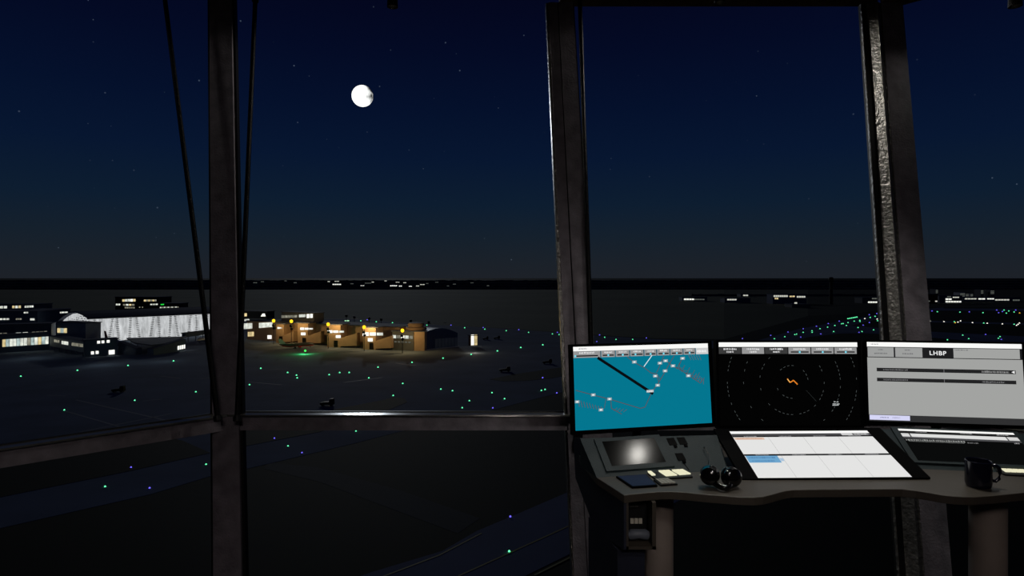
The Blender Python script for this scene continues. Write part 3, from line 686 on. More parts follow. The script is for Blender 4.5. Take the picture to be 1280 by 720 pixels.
b = MB(); b.lathe([(.1, -.55), (.5, -.3), (.6, 0), (.4, .4), (.1, .55)], gp, (0, 0, 1), emi((60, 255, 90), 2.2), 12); b.make('green_lamp', air)
point(gp+V((0, -1.0, .6)), 2200, (.1, 1, .25), .5)
airliner('red and blue airliner before the left end of the white facade', GD(152, 400, .06), GD(131, 421, .06), M_BLUE, M_RED)
airliner('white airliner with blue belly beside the left window post', GD(246, 433, .06), GD(272, 452, .06), M_BLUE, M_WHITE)
# white facade spills on the apron in front of the hall
for px, d in ((150, 418), (200, 440), (250, 462)): point(GD(px, d, 9), 60, (.9, .95, 1), 2)
point(GD(128, 326, 10), 450, (.85, .95, 1), 1.5); point(GD(40, 352, 10), 450, (.85, .95, 1), 1.5); point(GD(205, 340, 9), 220, (.85, .95, 1), 1.5)  # fill lights without fixtures, added to lift the dark left-hand walls

# dark tugs standing on the apron
def tug(px, py, wpx, label):
    p = G(px, py, .06); Lh = wpx*p.y/FPX/2; o = thing('service_vehicle', label, 'vehicle', p, 'dark vehicles on the apron')
    m = M_BLK
    b = MB(); b.slab([p+V((-Lh, -.9, .45)), p+V((Lh, -.9, .45)), p+V((Lh, -.9, 1.5)), p+V((-Lh*.5, -.9, 1.3)), p+V((-Lh, -.9, 1.05))], (0, 1.8, 0), m); b.make('body', o, bevel=.08)
    b = MB(); b.slab([p+V((Lh*.3, -.8, 1.4)), p+V((Lh, -.8, 1.4)), p+V((Lh*.95, -.8, 2.5)), p+V((Lh*.42, -.8, 2.4))], (0, 1.6, 0), m); b.make('cab', o, bevel=.08)
    for sx in (-.62, .62):
        for sy in (-.8, .8):
            b = MB(); q = p+V((Lh*sx, sy, .42)); b.tube([q-V((0, .15, 0)), q+V((0, .15, 0))], .42, M_GASK, 14); b.make('wheel', o)
tug(148, 490, 15, 'small dark vehicle alone on the apron in the left-hand pane'); tug(409, 507, 17, 'dark vehicle at the edge of the grass wedge above the rail')
tug(631, 464.5, 14, 'dark vehicle near the grass strip, left one of two'); tug(684, 454.5, 12, 'dark vehicle near the middle window post')
tug(607, 424.5, 7, 'small dark vehicle just right of the lit kiosk'); tug(621, 423.8, 8, 'dark vehicle farther right of the lit kiosk')

# ------------------------------------------------------------------ far country: woods, town lights, far airport side
M_TREE = mat('night_wood', (62, 72, 78), 1, 0, 0, .4, .02)
def wood(name, d, x0, x1, h, seed, step=14, deep=60):
    # a belt of trees nobody could count: two jagged ridges with depth
    rnd = random.Random(seed); b = MB(); vs = []; n = int((x1-x0)/step)
    for i in range(n+1):
        x = x0+step*i; k = h*(.62+.38*rnd.random()); k2 = h*(.7+.4*rnd.random()); j = rnd.uniform(-.2, .2)*deep
        vs += [V((x, d+j, GZ)), V((x, d+j+4, GZ+k*.7)), V((x+step*.4, d+j+deep*.3, GZ+k)), V((x, d+deep*.6, GZ+k2)), V((x, d+deep, GZ))]
    fs = [(i*5+k, (i+1)*5+k, (i+1)*5+k+1, i*5+k+1) for i in range(n) for k in range(4)]
    b.add(vs, fs, M_TREE); tag(b.make(name), None, None, None, 'stuff')
wood('woods', 2260, -2600, 2600, 7, 1); wood('woods', 2800, -3000, 3000, 9, 2); wood('woods', 3700, -4000, 4000, 10, 3, 20, 90); wood('woods', 5600, -6000, 6000, 16, 4, 30, 200)
M_HEATH = mat('dark_heath', (56, 64, 78), 1, 0, 0, .3, .01)
b = MB(); b.slab([V((-4000, 2262, GZ)), V((4000, 2262, GZ)), V((12000, 7200, GZ)), V((-12000, 7200, GZ))], (0, 0, .4), M_HEATH); struct(b.make('ground'))
wood('hedgerow', 1480, 420, 900, 5, 6, 9, 20)
def house(px, py, wpx, hpx, m, label, cat='house', group=None, depth=14, nwin=2, body=M_WDARK):
    p = G(px, py+1.6); d = p.y
    for bd, dp in ((2260, 90), (2800, 90), (3700, 130), (5600, 260)):
        if bd-50 < d < bd+dp: p = GD(px, bd-60); d = p.y
    hw = wpx*d/FPX/2; h = max(5, (hpx+2.2)*d/FPX)
    o = thing('house' if cat == 'house' else cat.replace(' ', '_'), label, cat, p, group)
    b = MB(); b.box(p+V((-hw, 0, 0)), p+V((hw, depth, h)), body); b.make('wall', o)
    b = MB(); b.slab([p+V((-hw-1, -1, h)), p+V((-hw-1, depth+1, h)), p+V((-hw-1, depth/2, h+3.2))], (2*hw+2, 0, 0), M_ROOF); b.make('roof', o)
    for i in range(nwin):
        a = -hw+2*hw*(i+.08)/nwin; c = -hw+2*hw*(i+.9)/nwin; b = MB(); b.box(p+V((a, -.3, h-hpx*d/FPX-.5)), p+V((c, 0, h-.5)), m); b.make('window', o)
TL = emi((235, 235, 220), .7); TB = emi((245, 245, 235), 1.1); TD = emi((170, 175, 165), .25)
town = [(319, 354, 5, .8, TD), (328, 353, 4, .7, TD), (357, 352, 3, .7, TD), (369, 354, 4, .8, TD), (411, 353, 3, 1, TL), (421, 352.6, 6, .8, TL), (421, 356.6, 11, 1.3, TB), (440, 355.5, 4, .7, TD), (453, 358, 5, 1, TL), (460, 354.8, 8, .8, TD),
        (466, 353.6, 3, .9, TL), (482, 352, 3, .8, TL), (492, 358.2, 9, 1.2, TB), (500.5, 358.6, 4, 1.1, TB), (497, 353.6, 5, .7, TL), (506, 353.8, 4, .9, TL), (513, 358.8, 4, 1, TB), (522, 358.4, 4, 1, TL), (528, 356.6, 6, .9, TL), (534, 355.2, 3, .7, TD),
        (568, 356, 4, .7, TD), (590, 354, 4, .6, TD), (610, 358, 3, .8, TD), (560, 358.2, 3, .6, TD), (546, 353.6, 4, .6, TD)]
town.sort()
for i, (x, y, wp, hp, m) in enumerate(town):
    house(x, y, wp, hp, m, '%s lit house from the left in the dark town on the horizon' % ORD[i], 'house', 'town houses along the horizon', nwin=2 if wp < 8 else 4)
def far_block(name, label, px0, px1, base, top, rows, depth=25, wall=M_WDARK, group=None):
    a, c = G(px0, base), G(px1, base); h = HGT-(top-HY)*a.y/FPX
    o = Bld(name, label, a, c, h, depth, wall, group=group)
    for x0, x1, y0, y1, n, m in rows: o.row(x0, x1, y0, y0, y1, y1, n, m, .15)
    return o
far_block('warehouse', 'low far warehouse with one lit strip right of the middle post', 853, 884, 376.5, 371.5, [(855, 868, 373.2, 375, 4, TB), (868, 881, 373.6, 375, 4, TD)])
far_block('warehouse', 'far warehouse with a short lit strip and blue side, second from the middle post', 906, 938, 378.5, 373, [(909, 921, 373.6, 375.4, 4, TL)], wall=M_NAVY)
far_block('warehouse', 'tiny far building with one lit strip above the short-lit warehouse', 926, 938, 371, 367.5, [(929, 935.5, 368.4, 370, 2, TL)])
far_block('warehouse', 'widest far lit building in the field right of the middle post', 966, 1008, 380, 367.8, [(967, 985, 369, 371.2, 7, TL), (987, 994, 369.6, 371.4, 2, LY), (996, 1007, 370, 372, 4, TL), (968.5, 973, 372.2, 374, 2, LY)], wall=M_NAVY)
far_block('warehouse', 'small pale shed with a lamp right below the widest far building', 990, 1013, 384.6, 380.6, [(993, 997, 377.8, 379.6, 1, TL)], wall=M_WGREY)
far_block('warehouse', 'far terminal with lit ground floor left of the right-hand post', 1078, 1120, 379.2, 372, [(1085, 1097, 376.8, 378.6, 4, TB), (1098, 1110, 376.8, 378.6, 4, TB), (1090, 1104, 372.4, 374, 5, TD)], wall=M_WGREY)
far_block('warehouse', 'brown building with a low lit strip just right of the right-hand post', 1151, 1172, 379.5, 367.8, [(1152, 1158, 375.6, 377.8, 2, TB), (1159, 1163, 375.8, 377, 1, TD), (1169, 1172, 375.8, 377.4, 1, TL)], wall=mat('brown_cladding', (90, 66, 28), .7, .3))
far_block('warehouse', 'long low lit building with two strips left of the apartment blocks', 1174, 1203, 379, 369.6, [(1182, 1190, 373, 375, 2, TB), (1191, 1199, 371, 372.4, 3, TL), (1182, 1202, 376.2, 378, 6, TB), (1184, 1189, 370.2, 371.4, 2, TD)])
far_block('warehouse', 'longest far lit building below the tall blocks at the right edge', 1204, 1276, 377, 371.8, [(1206, 1221, 372.8, 374.2, 4, TL), (1223, 1232, 372.8, 374.4, 2, TB), (1234, 1243, 372.8, 374.2, 3, TB), (1244, 1262, 374, 375.6, 5, TL), (1266, 1275, 374.4, 376, 3, TD)])
for k, (x0, x1, t, bb, m, lab) in enumerate(((1200, 1206.5, 365.5, 372.6, M_WHITE, 'pale apartment block, leftmost of the three short blocks on the skyline'), (1207, 1211, 366.5, 372.4, M_WGREY, 'grey apartment block, middle of the three short blocks on the skyline'),
                                  (1213, 1216.4, 366.8, 372.2, M_WHITE, 'pale apartment block, rightmost of the three short blocks on the skyline'), (1226, 1229.4, 362, 371.6, M_WGREY, 'grey tower block, left one of two on the skyline'), (1238, 1243, 362.4, 371.6, M_WGREY, 'grey tower block, right one of two on the skyline'),
                                  (1169.5, 1172.6, 361.4, 371, M_WGREY, 'slim grey tower behind the brown building'))):
    tb = far_block('apartment_block', lab, x0, x1, bb, t, [(x0+.3, x1-.2, t+1+1.6*i, t+1.8+1.6*i, 3, TD) for i in range(3)], 20, m)
p = G(1039, 380.5); o = thing('radio_tower', 'tall dark tower standing alone on the far field', 'tower', p)
b = MB(); b.tube([p, p+V((0, 0, 36)), p+V((0, 0, 37))], [2.9, 2.4, 3.2], M_BLK, 14); b.make('shaft', o)
b = MB(); b.tube([p+V((0, 0, 37)), p+V((0, 0, 39)), p+V((0, 0, 43)), p+V((0, 0, 44.5))], [3.0, 3.8, 3.6, 2.0], M_BLK, 14); b.make('head', o)
p = G(1232.5, 371.4); b = MB(); b.tube([p, p+V((0, 0, 13.0))], .8, M_WGREY, 8); tag(b.make('chimney'), 'thin grey chimney between the two tower blocks on the skyline', 'chimney')
p = G(1109.5, 379); b = MB(); b.tube([p, p+V((0, 0, 17))], [.7, .4], M_WGREY, 8); tag(b.make('flag_mast'), 'thin pale mast on the far terminal beside the right-hand post', 'mast')


# ------------------------------------------------------------------ the controller's desk
M_DESK = mat('desk_laminate', (66, 60, 52), .5, .45, 0, .08, 6, .05, 40)
M_CONS = mat('console_metal', (36, 48, 51), .6, .25, 0, .08, 10, .15, 200)
M_SIDE = mat('navy_side_panel', (34, 38, 52), .5, .4, 0, .1, 6)
M_BEZ = mat('black_bezel', (4, 4, 5), .6, .02)
M_LEG = mat('taupe_leg', (135, 124, 116), .6, .3, 0, .1, 10)
M_FACE = mat('glass_black_screen', (5, 6, 6), .12, .018, 0, .1, 5)
DT = .77
def D(px, py, h=DT):      # picture point onto the desk top
    return hit(px, py, V((0, 0, h)), V((0, 0, 1)))
desk = thing('control_desk', 'long dark wavy-fronted control desk with sloping console panels before the window', 'desk', (1.2, 2.3, 0))
front = [(780, 619), (795, 617.4), (810, 616), (824, 614.9), (838, 614.5), (854, 615.4), (870, 617), (885, 618.4), (900, 619.5), (915, 620.8), (930, 621.6), (943, 621.8), (954, 621), (965, 618.4), (975, 615.5), (983, 613.6), (992, 612.5), (1030, 612),
         (1060, 611.9), (1100, 611.6), (1128, 611.6), (1145, 613.4), (1160, 615.8), (1177, 618.8), (1192, 620.6), (1205, 621.4), (1217, 621.5), (1240, 620), (1260, 618), (1280, 616), (1320, 612.5), (1370, 612)]
fp = [D(*q) for q in front]+[V((2.28, 2.13, DT)), V((2.28, 2.60, DT)), V((1.6, 2.80, DT)), V((.9, 2.80, DT)), V((.26, 2.68, DT)), V((.262, 2.52, DT)), V((.2955, 2.231, DT))]
b = MB(); b.slab([q-V((0, 0, .026)) for q in fp], (0, 0, .026), M_DESK); b.make('worktop', desk, bevel=.002)
# sloping console panels
P0, P1, T0, T1 = V((.2955, 2.231, DT)), V((.785, 2.317, DT)), V((.2523, 2.374, .8706)), V((.785, 2.452, .864))
dn = V((0, 0, -1))
def wedge_panel(p0, p1, t0, t1, nm, m):
    b = MB(); q0, q1 = V((t0.x, t0.y, DT)), V((t1.x, t1.y, DT))
    b.add([p0, p1, t1, t0, q0, q1], [(0, 1, 2, 3), (3, 2, 5, 4), (0, 3, 4), (1, 5, 2), (0, 4, 5, 1)], m)
    return b.make(nm, desk)
wedge_panel(P0, P1, T0, T1, 'console_panel', M_CONS)
S0, S1, U0, U1 = V((1.462, 2.335, DT)), V((2.24, 2.21, DT)), V((1.462, 2.563, .861)), V((2.24, 2.438, .861))
wedge_panel(S0, S1, U0, U1, 'console_panel', M_CONS)
def plane(p, q, r):
    n = (q-p).cross(r-p).normalized()
    return p, (n if n.z > 0 else -n)
LP, LN = plane(P0, P1, T0); RP, RN = plane(S0, S1, U0)
def on(px, py, pl): return hit(px, py, *pl)
def pad(b, pts, pl, lift, thick, m):
    n = pl[1]; b.slab([on(x, y, pl)+n*lift for x, y in pts], n*thick, m)
LPL, RPL = (LP, LN), (RP, RN)
# console joints and sockets on the left panel
b = MB()
for q in ([(828, 545.4), (829, 545.3), (862, 588), (861, 588.2)], [(841, 561.4), (895, 560), (895, 560.6), (841.3, 562)], [(872, 543.2), (872.6, 543.1), (884, 574), (883.2, 574.1)]):
    pad(b, q[::-1], LPL, .0004, .0006, M_SEAM)
b.make('panel_seam', desk)
for x, y in ((832.6, 548.4), (845.6, 547.6), (843.4, 567.4)):
    b = MB(); pad(b, [(x, y), (x+9.4, y-.4), (x+14, y+8.2), (x+4.2, y+8.8)][::-1], LPL, .0006, .003, M_SEAM); sk = b.make('socket', desk)
    b = MB(); pad(b, [(x+9, y+9.4), (x+12.4, y+9.2), (x+13.8, y+11.4), (x+10.4, y+11.7)][::-1], LPL, .0006, .006, M_BEZ); b.make('switch', sk)
# left side pod with its open cubby
d2 = V((-.209, 1, 0)).normalized()
def sidept(zdep, below, off=0): return V((.36-.209*(zdep-2.05)+off, zdep, EYE-below))
sp_ = [(2.055, .728), (2.231, .715), (2.374, .622), (2.50, .63), (2.585, .65), (2.56, .803), (2.37, .90), (2.2, .90), (2.055, .876)]
b = MB(); b.slab([sidept(*q) for q in sp_], (.008, 0, 0), M_SIDE); b.make('side_panel', desk)
b = MB(); b.slab([sidept(2.11, .9), sidept(2.11, 1.47), sidept(2.40, 1.47), sidept(2.40, .9)], (.09, 0, 0), M_SIDE); b.make('pedestal', desk)
y0 = 2.058
xl, xr = (781-CX)/FPX*y0, (820-CX)/FPX*y0
zt, zb = DT-.026, EYE-(687-HY)/FPX*y0
b = MB()
b.box((xl, y0, zb), (xl+.012, y0+.26, zt), M_DESK); b.box((xr-.012, y0, zb), (xr, y0+.26, zt), M_DESK)
b.box((xl, y0, zb), (xr, y0+.26, zb+.010), M_DESK); b.box((xl, y0+.25, zb), (xr, y0+.26, zt), M_BLK); b.make('cubby', desk)
for x0, x1 in ((813.5, 850.5), (1241, 1283)):
    yy = 2.19; a, c = (x0-CX)/FPX*yy, (x1-CX)/FPX*yy; r = (c-a)/2
    b = MB(); b.lathe([(r, 0), (r, DT-.026)], ((a+c)/2, yy+.1, 0), (0, 0, 1), M_LEG, 28); lg = b.make('leg', desk)
    b = MB(); b.lathe([(r*1.5, 0), (r*1.5, .015), (r*1.05, .03)], ((a+c)/2, yy+.1, 0), (0, 0, 1), M_LEG, 28); b.make('leg_foot', lg)
# intercom in the cubby
it = thing('intercom', 'dark intercom with three pale keys and grey handset in the open cubby under the desk', 'intercom', (xl+.05, y0+.1, zb+.010))
b = MB(); b.box((xl+.016, y0+.07, zb+.0105), (xr-.016, y0+.2, zt-.012), M_BLK); b.make('body', it)
for i in range(3):
    b = MB(); x = (790.6+5.2*i-CX)/FPX*(y0+.06); z = EYE-(652.2-HY)/FPX*(y0+.06); b.box((x-.0055, y0+.064, z-.008), (x+.0055, y0+.07, z+.008), mat('pale_key', (190, 185, 170), .6, .3)); b.make('key', it)
b = MB(); zc = zb+.028
b.tube([V((xl+.02, y0+.035, zc+.004)), V((xl+.03, y0+.032, zc+.008)), V(((xl+xr)/2, y0+.03, zc+.011)), V((xr-.03, y0+.032, zc+.008)), V((xr-.02, y0+.035, zc+.004))], [.014, .017, .0145, .017, .014], mat('grey_handset', (90, 96, 106), .45, .5), 14); b.make('handset', it)
b = MB(); x = (792-CX)/FPX*y0; b.box((xl+.022, y0+.06, zt-.036), (xl+.055, y0+.07, zt-.033), M_EDGE); b.make('slot', it)

# ------------------------------------------------------------------ displays
class Screen:
    """a flat display face: bl, br, tl corners; draw() takes fractions from the top-left"""
    def __init__(s, bl, br, tl):
        s.o, s.u, s.v = bl, br-bl, tl-bl; s.n = s.u.cross(s.v).normalized()
        if s.n.dot(V((0, 0, EYE))-bl) < 0: s.n = -s.n
        s.b = MB(); s.k = 0; s.w = s.u.length; s.h = s.v.length
    def pt(s, x, y, lift=0): return s.o+s.u*x+s.v*(1-y)+s.n*lift
    def poly(s, pts, m, layer): s.b.poly([s.pt(x, y, .0003+.0002*layer) for x, y in pts], m)
    def rect(s, x0, y0, x1, y1, m, layer=1): s.poly([(x0, y1), (x1, y1), (x1, y0), (x0, y0)], m, layer)
    def line(s, pts, wd, m, layer=2):
        for (a, c) in zip(pts, pts[1:]):
            dx, dy = (c[0]-a[0])*s.w, (c[1]-a[1])*s.h; l = math.hypot(dx, dy) or 1
            ox, oy = -dy/l*wd/2/s.w, dx/l*wd/2/s.h
            s.poly([(a[0]-ox, a[1]-oy), (a[0]+ox, a[1]+oy), (c[0]+ox, c[1]+oy), (c[0]-ox, c[1]-oy)][::-1], m, layer)
    def dashes(s, x0, x1, y0, y1, m, seed, layer=3, wmin=.3):
        # illegible small print: broken strokes
        r = random.Random(seed); x = x0; st = (y1-y0)*s.h/s.w*.8
        while x < x1:
            wv = st*(wmin+.7*r.random()); yy = y0+(y1-y0)*.25*r.random()
            s.rect(x, yy, min(x+wv, x1), y1-(y1-y0)*.2*r.random(), m, layer); x += wv+st*(.2+.3*r.random())
E = lambda r, g, b_, k=1.0: emi((r, g, b_), k, sample=False)
EB = lambda r, g, b_, k=1.0: emi((r, g, b_), k, sample=True)
def monitor(label, bl, br, tl, ml, mr_, mt, mb, draw, base_z):
    S = Screen(bl, br, tl); root = thing('monitor', label, 'monitor', S.pt(.5, 1)-V((0, 0, 0)))
    n = S.n; uu = S.u.normalized(); vv = S.v.normalized()
    o0 = bl-uu*ml-vv*mb; o1 = br+uu*mr_-vv*mb; o2 = br+uu*mr_+vv*mt+S.v; o3 = bl-uu*ml+vv*mt+S.v
    b = MB(); b.slab([q-n*.03 for q in (o0, o1, o2, o3)], n*.0298, M_BEZ)
    t = .004
    i0, i1, i2, i3 = bl, br, br+S.v, bl+S.v
    for q in ((o0, o1, i1, i0), (o1, o2, i2, i1), (o2, o3, i3, i2), (o3, o0, i0, i3)): b.slab([x for x in q], n*t, M_BEZ)
    b.make('housing', root)
    draw(S); S.b.make('screen', root)
    # stand: neck and foot behind
    c = S.pt(.5, .75)-n*.03; f0 = V((c.x, c.y, base_z))+V((n.x, n.y, 0))*-.045
    b = MB(); b.tube([c, V((f0.x, f0.y, c.z-.03)), f0], .018, M_BEZ, 12); sd = b.make('stand', root)
    b = MB(); b.lathe([(.07, 0), (.07, .008), (.03, .014)], f0, (0, 0, 1), M_BEZ, 24); b.make('stand_foot', sd)
    return root
GREY = E(150, 150, 150); DGREY = E(58, 58, 58); WHT = EB(250, 250, 248); SLD = E(25, 25, 28); CYAN = E(120, 215, 235)
def tool(S, x0, x1, y0, y1, fill, seed, slider=None, text=None):
    S.rect(x0, y0, x1, y1, fill, 1); S.rect(x0, y0, x1, y0+.003, SLD, 2); S.rect(x1-.003, y0, x1, y1, SLD, 2)
    S.dashes(x0+(x1-x0)*.22, x0+(x1-x0)*.78, y0+(y1-y0)*.12, y0+(y1-y0)*.42, WHT2, seed)
    if slider is not None:
        yy = y0+(y1-y0)*.62; S.rect(x0+(x1-x0)*.1, yy, x1-(x1-x0)*.1, yy+(y1-y0)*.2, SLD, 2); xx = x0+(x1-x0)*slider; S.rect(xx-.006, yy-.004, xx+.006, yy+(y1-y0)*.26, CYAN, 3)
    else: S.dashes(x0+(x1-x0)*.35, x0+(x1-x0)*.65, y0+(y1-y0)*.55, y0+(y1-y0)*.85, WHT2, seed+1)
WHT2 = E(225, 225, 225)
def px_to(S):
    # picture point to screen fraction, measured on this face
    def f(x, y):
        q = hit(x, y, S.o, S.n)-S.o
        un, vn = S.u.normalized(), S.v.normalized()
        return q.dot(un)/S.w, 1-q.dot(vn)/S.h
    return f
def draw_map(S):
    f = px_to(S)
    S.rect(0, 0, 1, 1, EB(4, 118, 143), 0); S.rect(0, 0, 1, .055, EB(250, 250, 248), 1); S.dashes(.04, .10, .018, .034, E(150, 150, 150), 3, 2)
    xs = [0, .20, .305, .41, .515, .61, .71, .81, .905]
    for i in range(8):
        tool(S, xs[i], xs[i+1]-.004, .055, .135, GREY, 10+i, .08 if i == 0 else .5-.12*(i == 3))
    S.rect(.905, .055, 1, .135, E(205, 205, 205), 1); S.dashes(.915, .985, .08, .115, E(245, 245, 245), 44, 2)
    L = lambda pts, wd=.0028, m=E(84, 76, 80): S.line([f(*q) for q in pts], wd, m, 1)
    S.line([f(746, 447.5), f(816, 493.5)], .0115, E(8, 12, 16), 2)
    S.line([f(814, 445.5), f(804, 459.5)], .003, E(225, 240, 245), 2)
    L([(783, 447), (792, 454), (805, 461), (813, 467.5), (820, 468.5), (825, 476)]); L([(820, 467), (822, 463), (829, 446)]); L([(831, 452), (840, 459), (850, 464), (875, 481)]); L([(842, 446), (835, 458), (829, 469), (823, 479), (814, 492), (806, 510)])
    L([(806, 510), (800, 511.5), (763, 500), (719, 488)]); L([(823, 479), (820, 471)]); L([(850, 464), (848, 459), (852, 449)]); L([(757, 500), (755, 511)], .002); L([(763, 500), (764, 511), (777, 518.5)])
    for i in range(5): L([(845+6*i, 463+3.6*i), (849+6.2*i, 455+3.2*i)], .0022); L([(843+6*i, 461+3.4*i), (852+6*i, 462+3.4*i)], .0018)
    for i in range(5): L([(860+7*i*.45, 446), (863+7*i*.45, 452)], .0018, E(104, 80, 84))
    for i in range(5): L([(866+3.2*i, 476+1.6*i), (870+2.2*i, 469+1.6*i)], .002, E(104, 80, 84))
    L([(875, 481), (880, 474)], .002)
    for i in range(9): L([(722+3.6*i, 500+1.1*i), (724+3.6*i, 508.5+.6*i)], .0022, E(94, 74, 78))
    for i in range(4): L([(767+4*i, 514+.6*i), (771+4*i, 510.5+.7*i)], .0018, E(94, 74, 78))
    for x, y in ((792, 453.6), (824, 455.4), (831, 452.6), (840.4, 459), (830.6, 465.2), (818.4, 471.4), (821.5, 483), (852.3, 449.8), (859.8, 471.6), (741, 494), (761.4, 499.4), (750.8, 512.8), (721, 502.4)):
        q = [f(x-2.8, y-1.7), f(x+2.8, y-1.9), f(x+2.8, y+1.5), f(x-2.8, y+1.7)]; S.poly(q[::-1], E(150, 165, 170), 3); q = [f(x-1.3, y-.9), f(x+1.3, y-1), f(x+1.3, y+.8), f(x-1.3, y+.9)]; S.poly(q[::-1], E(235, 240, 240), 4)
    q = [f(807.6, 488.6), f(816.6, 488.2), f(816.6, 491.6), f(807.6, 492)]; S.poly(q[::-1], E(160, 170, 175), 3)
    S.dashes(f(808, 490)[0], f(816, 490)[0], f(812, 489.2)[1], f(812, 491.4)[1], E(240, 240, 240), 5, 4)
def draw_radar(S):
    f = px_to(S)
    S.rect(0, 0, 1, 1, E(3, 3, 3), 0); S.rect(0, 0, 1, .055, WHT, 1)
    xs = [0, .168, .334, .503, .668, .834, 1]
    for i in range(6): tool(S, xs[i], xs[i+1]-.004, .06, .14, (DGREY, GREY, DGREY, GREY, GREY, GREY)[i], 30+i, .5 if i > 2 else None)
    cx, cy = f(989, 479); rn = random.Random(4); RM = E(88, 94, 94)
    for r in (20.4, 40.6, 61, 81.5):
        rr = r/176.0*S.w
        n = int(24*r/20)
        for k in range(n):
            if rn.random() < .45: continue
            pts = []
            for j in (0, .5):
                a = 2*math.pi*(k+j)/n; x, y = cx+rr*math.cos(a)/S.w, cy+rr*math.sin(a)/S.h
                pts.append((x, y))
            if all(.005 < x < .995 and .15 < y < .97 for x, y in pts): S.line(pts, .0012, RM, 1)
    S.line([f(1007, 490), f(1020, 504)], .0009, E(50, 55, 55), 1)
    S.line([f(983, 475), f(986.5, 479.8), f(989.6, 478), f(990.6, 477), f(996, 482.4)], .0045, E(230, 130, 40), 2); S.line([f(983.4, 475.6), f(986.5, 479.6)], .002, E(250, 220, 130), 3)
    for x0, x1, y in ((1041.6, 1044, 505), (1045.2, 1047.6, 505.2), (1040.4, 1044.4, 507.6), (1045.4, 1049, 507.8), (1040.2, 1048, 509.2)):
        S.line([f(x0, y), f(x1, y)], .003, E(190, 195, 195), 2)
LHBP = []
def draw_board(S):
    f = px_to(S)
    g = EB(162, 163, 161); S.rect(0, 0, 1, 1, DGREY, 0); S.rect(0, .055, 1, .92, g, 1); S.rect(0, 0, 1, .058, WHT, 2); S.dashes(.03, .08, .02, .036, E(170, 170, 170), 3, 3)
    S.rect(0, .06, 1, .197, SLD, 2); S.rect(.006, .067, .178, .188, E(156, 157, 156), 3); S.rect(.188, .067, .365, .188, E(156, 157, 156), 3); S.rect(.365, .060, .562, .198, E(30, 30, 31), 3); S.rect(.566, .067, .985, .188, E(162, 163, 161), 3)
    T = E(110, 110, 112)
    for x0, x1, y0, y1, s_ in ((.075, .11, .088, .106, 1), (.05, .135, .134, .154, 2), (.25, .285, .088, .106, 3), (.235, .305, .134, .154, 4), (.575, .66, .078, .094, 5)): S.dashes(x0, x1, y0, y1, T, s_, 4)
    for i, (ya, yb) in enumerate(((.328, .374), (.455, .5))):
        S.rect(.062, ya, .953, yb, E(34, 34, 35), 2); S.dashes(.105, .265, ya+.012, yb-.012, E(105, 105, 106), 60+i, 3); S.dashes(.74, .88 + .03*(1-i), ya+.012, yb-.01, E(150, 150, 150) if i == 0 else E(110, 110, 112), 66+i, 3); S.rect(.498, ya, .501, yb, E(120, 120, 122), 3)
    S.poly([(.926, .351), (.946, .333), (.946, .369)][::-1], E(245, 245, 245), 4)
    S.rect(.0, .92, 1, 1, E(48, 48, 49), 2); S.rect(.006, .925, .268, .985, E(214, 214, 246), 3); S.dashes(.075, .13, .945, .962, E(120, 120, 150), 8, 4); S.dashes(.155, .205, .945, .962, E(160, 160, 190), 9, 4)
    LHBP.append(S)
bz = DT
monitor('left monitor showing a teal airport ground map', P(719, 538.5, 2.475), P(890, 528.5, 2.61), P(716, 433.7, 2.515), .010, .016, .010, .016, draw_map, bz)
monitor('middle monitor showing a black radar picture with faint rings', P(900, 531.5, 2.60), P(1076, 531.5, 2.60), P(898, 428.0, 2.64), .012, .012, .008, .014, draw_radar, bz)
mon3 = monitor('right monitor with a light grey board headed LHBP', P(1086, 525.8, 2.585), P(1283, 532, 2.50), P(1083, 427.4, 2.625), .012, .012, .008, .014, draw_board, bz)
# LHBP heading
S = LHBP[0]
cu = bpy.data.curves.new('heading_text', 'FONT'); cu.body = 'LHBP'; cu.size = 1; cu.align_x = 'CENTER'; cu.align_y = 'CENTER'; cu.offset = .014; cu.space_character = 1.14
to = bpy.data.objects.new('heading_text', cu); COL.objects.link(to)
cu.materials.append(E(250, 250, 250))
c = S.pt(.464, .132, .0016); ux, vy = S.u.normalized(), S.v.normalized(); k = .0236
mw = Matrix((( ux.x*k*1.06, vy.x*k, S.n.x, c.x), (ux.y*k*1.06, vy.y*k, S.n.y, c.y), (ux.z*k*1.06, vy.z*k, S.n.z, c.z), (0, 0, 0, 1)))
bpy.context.view_layer.update()
me = bpy.data.meshes.new_from_object(to.evaluated_get(bpy.context.evaluated_depsgraph_get()))
bpy.data.objects.remove(to); to = bpy.data.objects.new('heading_text', me); COL.objects.link(to)
to.parent = mon3; to.matrix_parent_inverse = Matrix.Identity(4); to.matrix_local = Matrix.Translation(-V(mon3['_o'])) @ mw

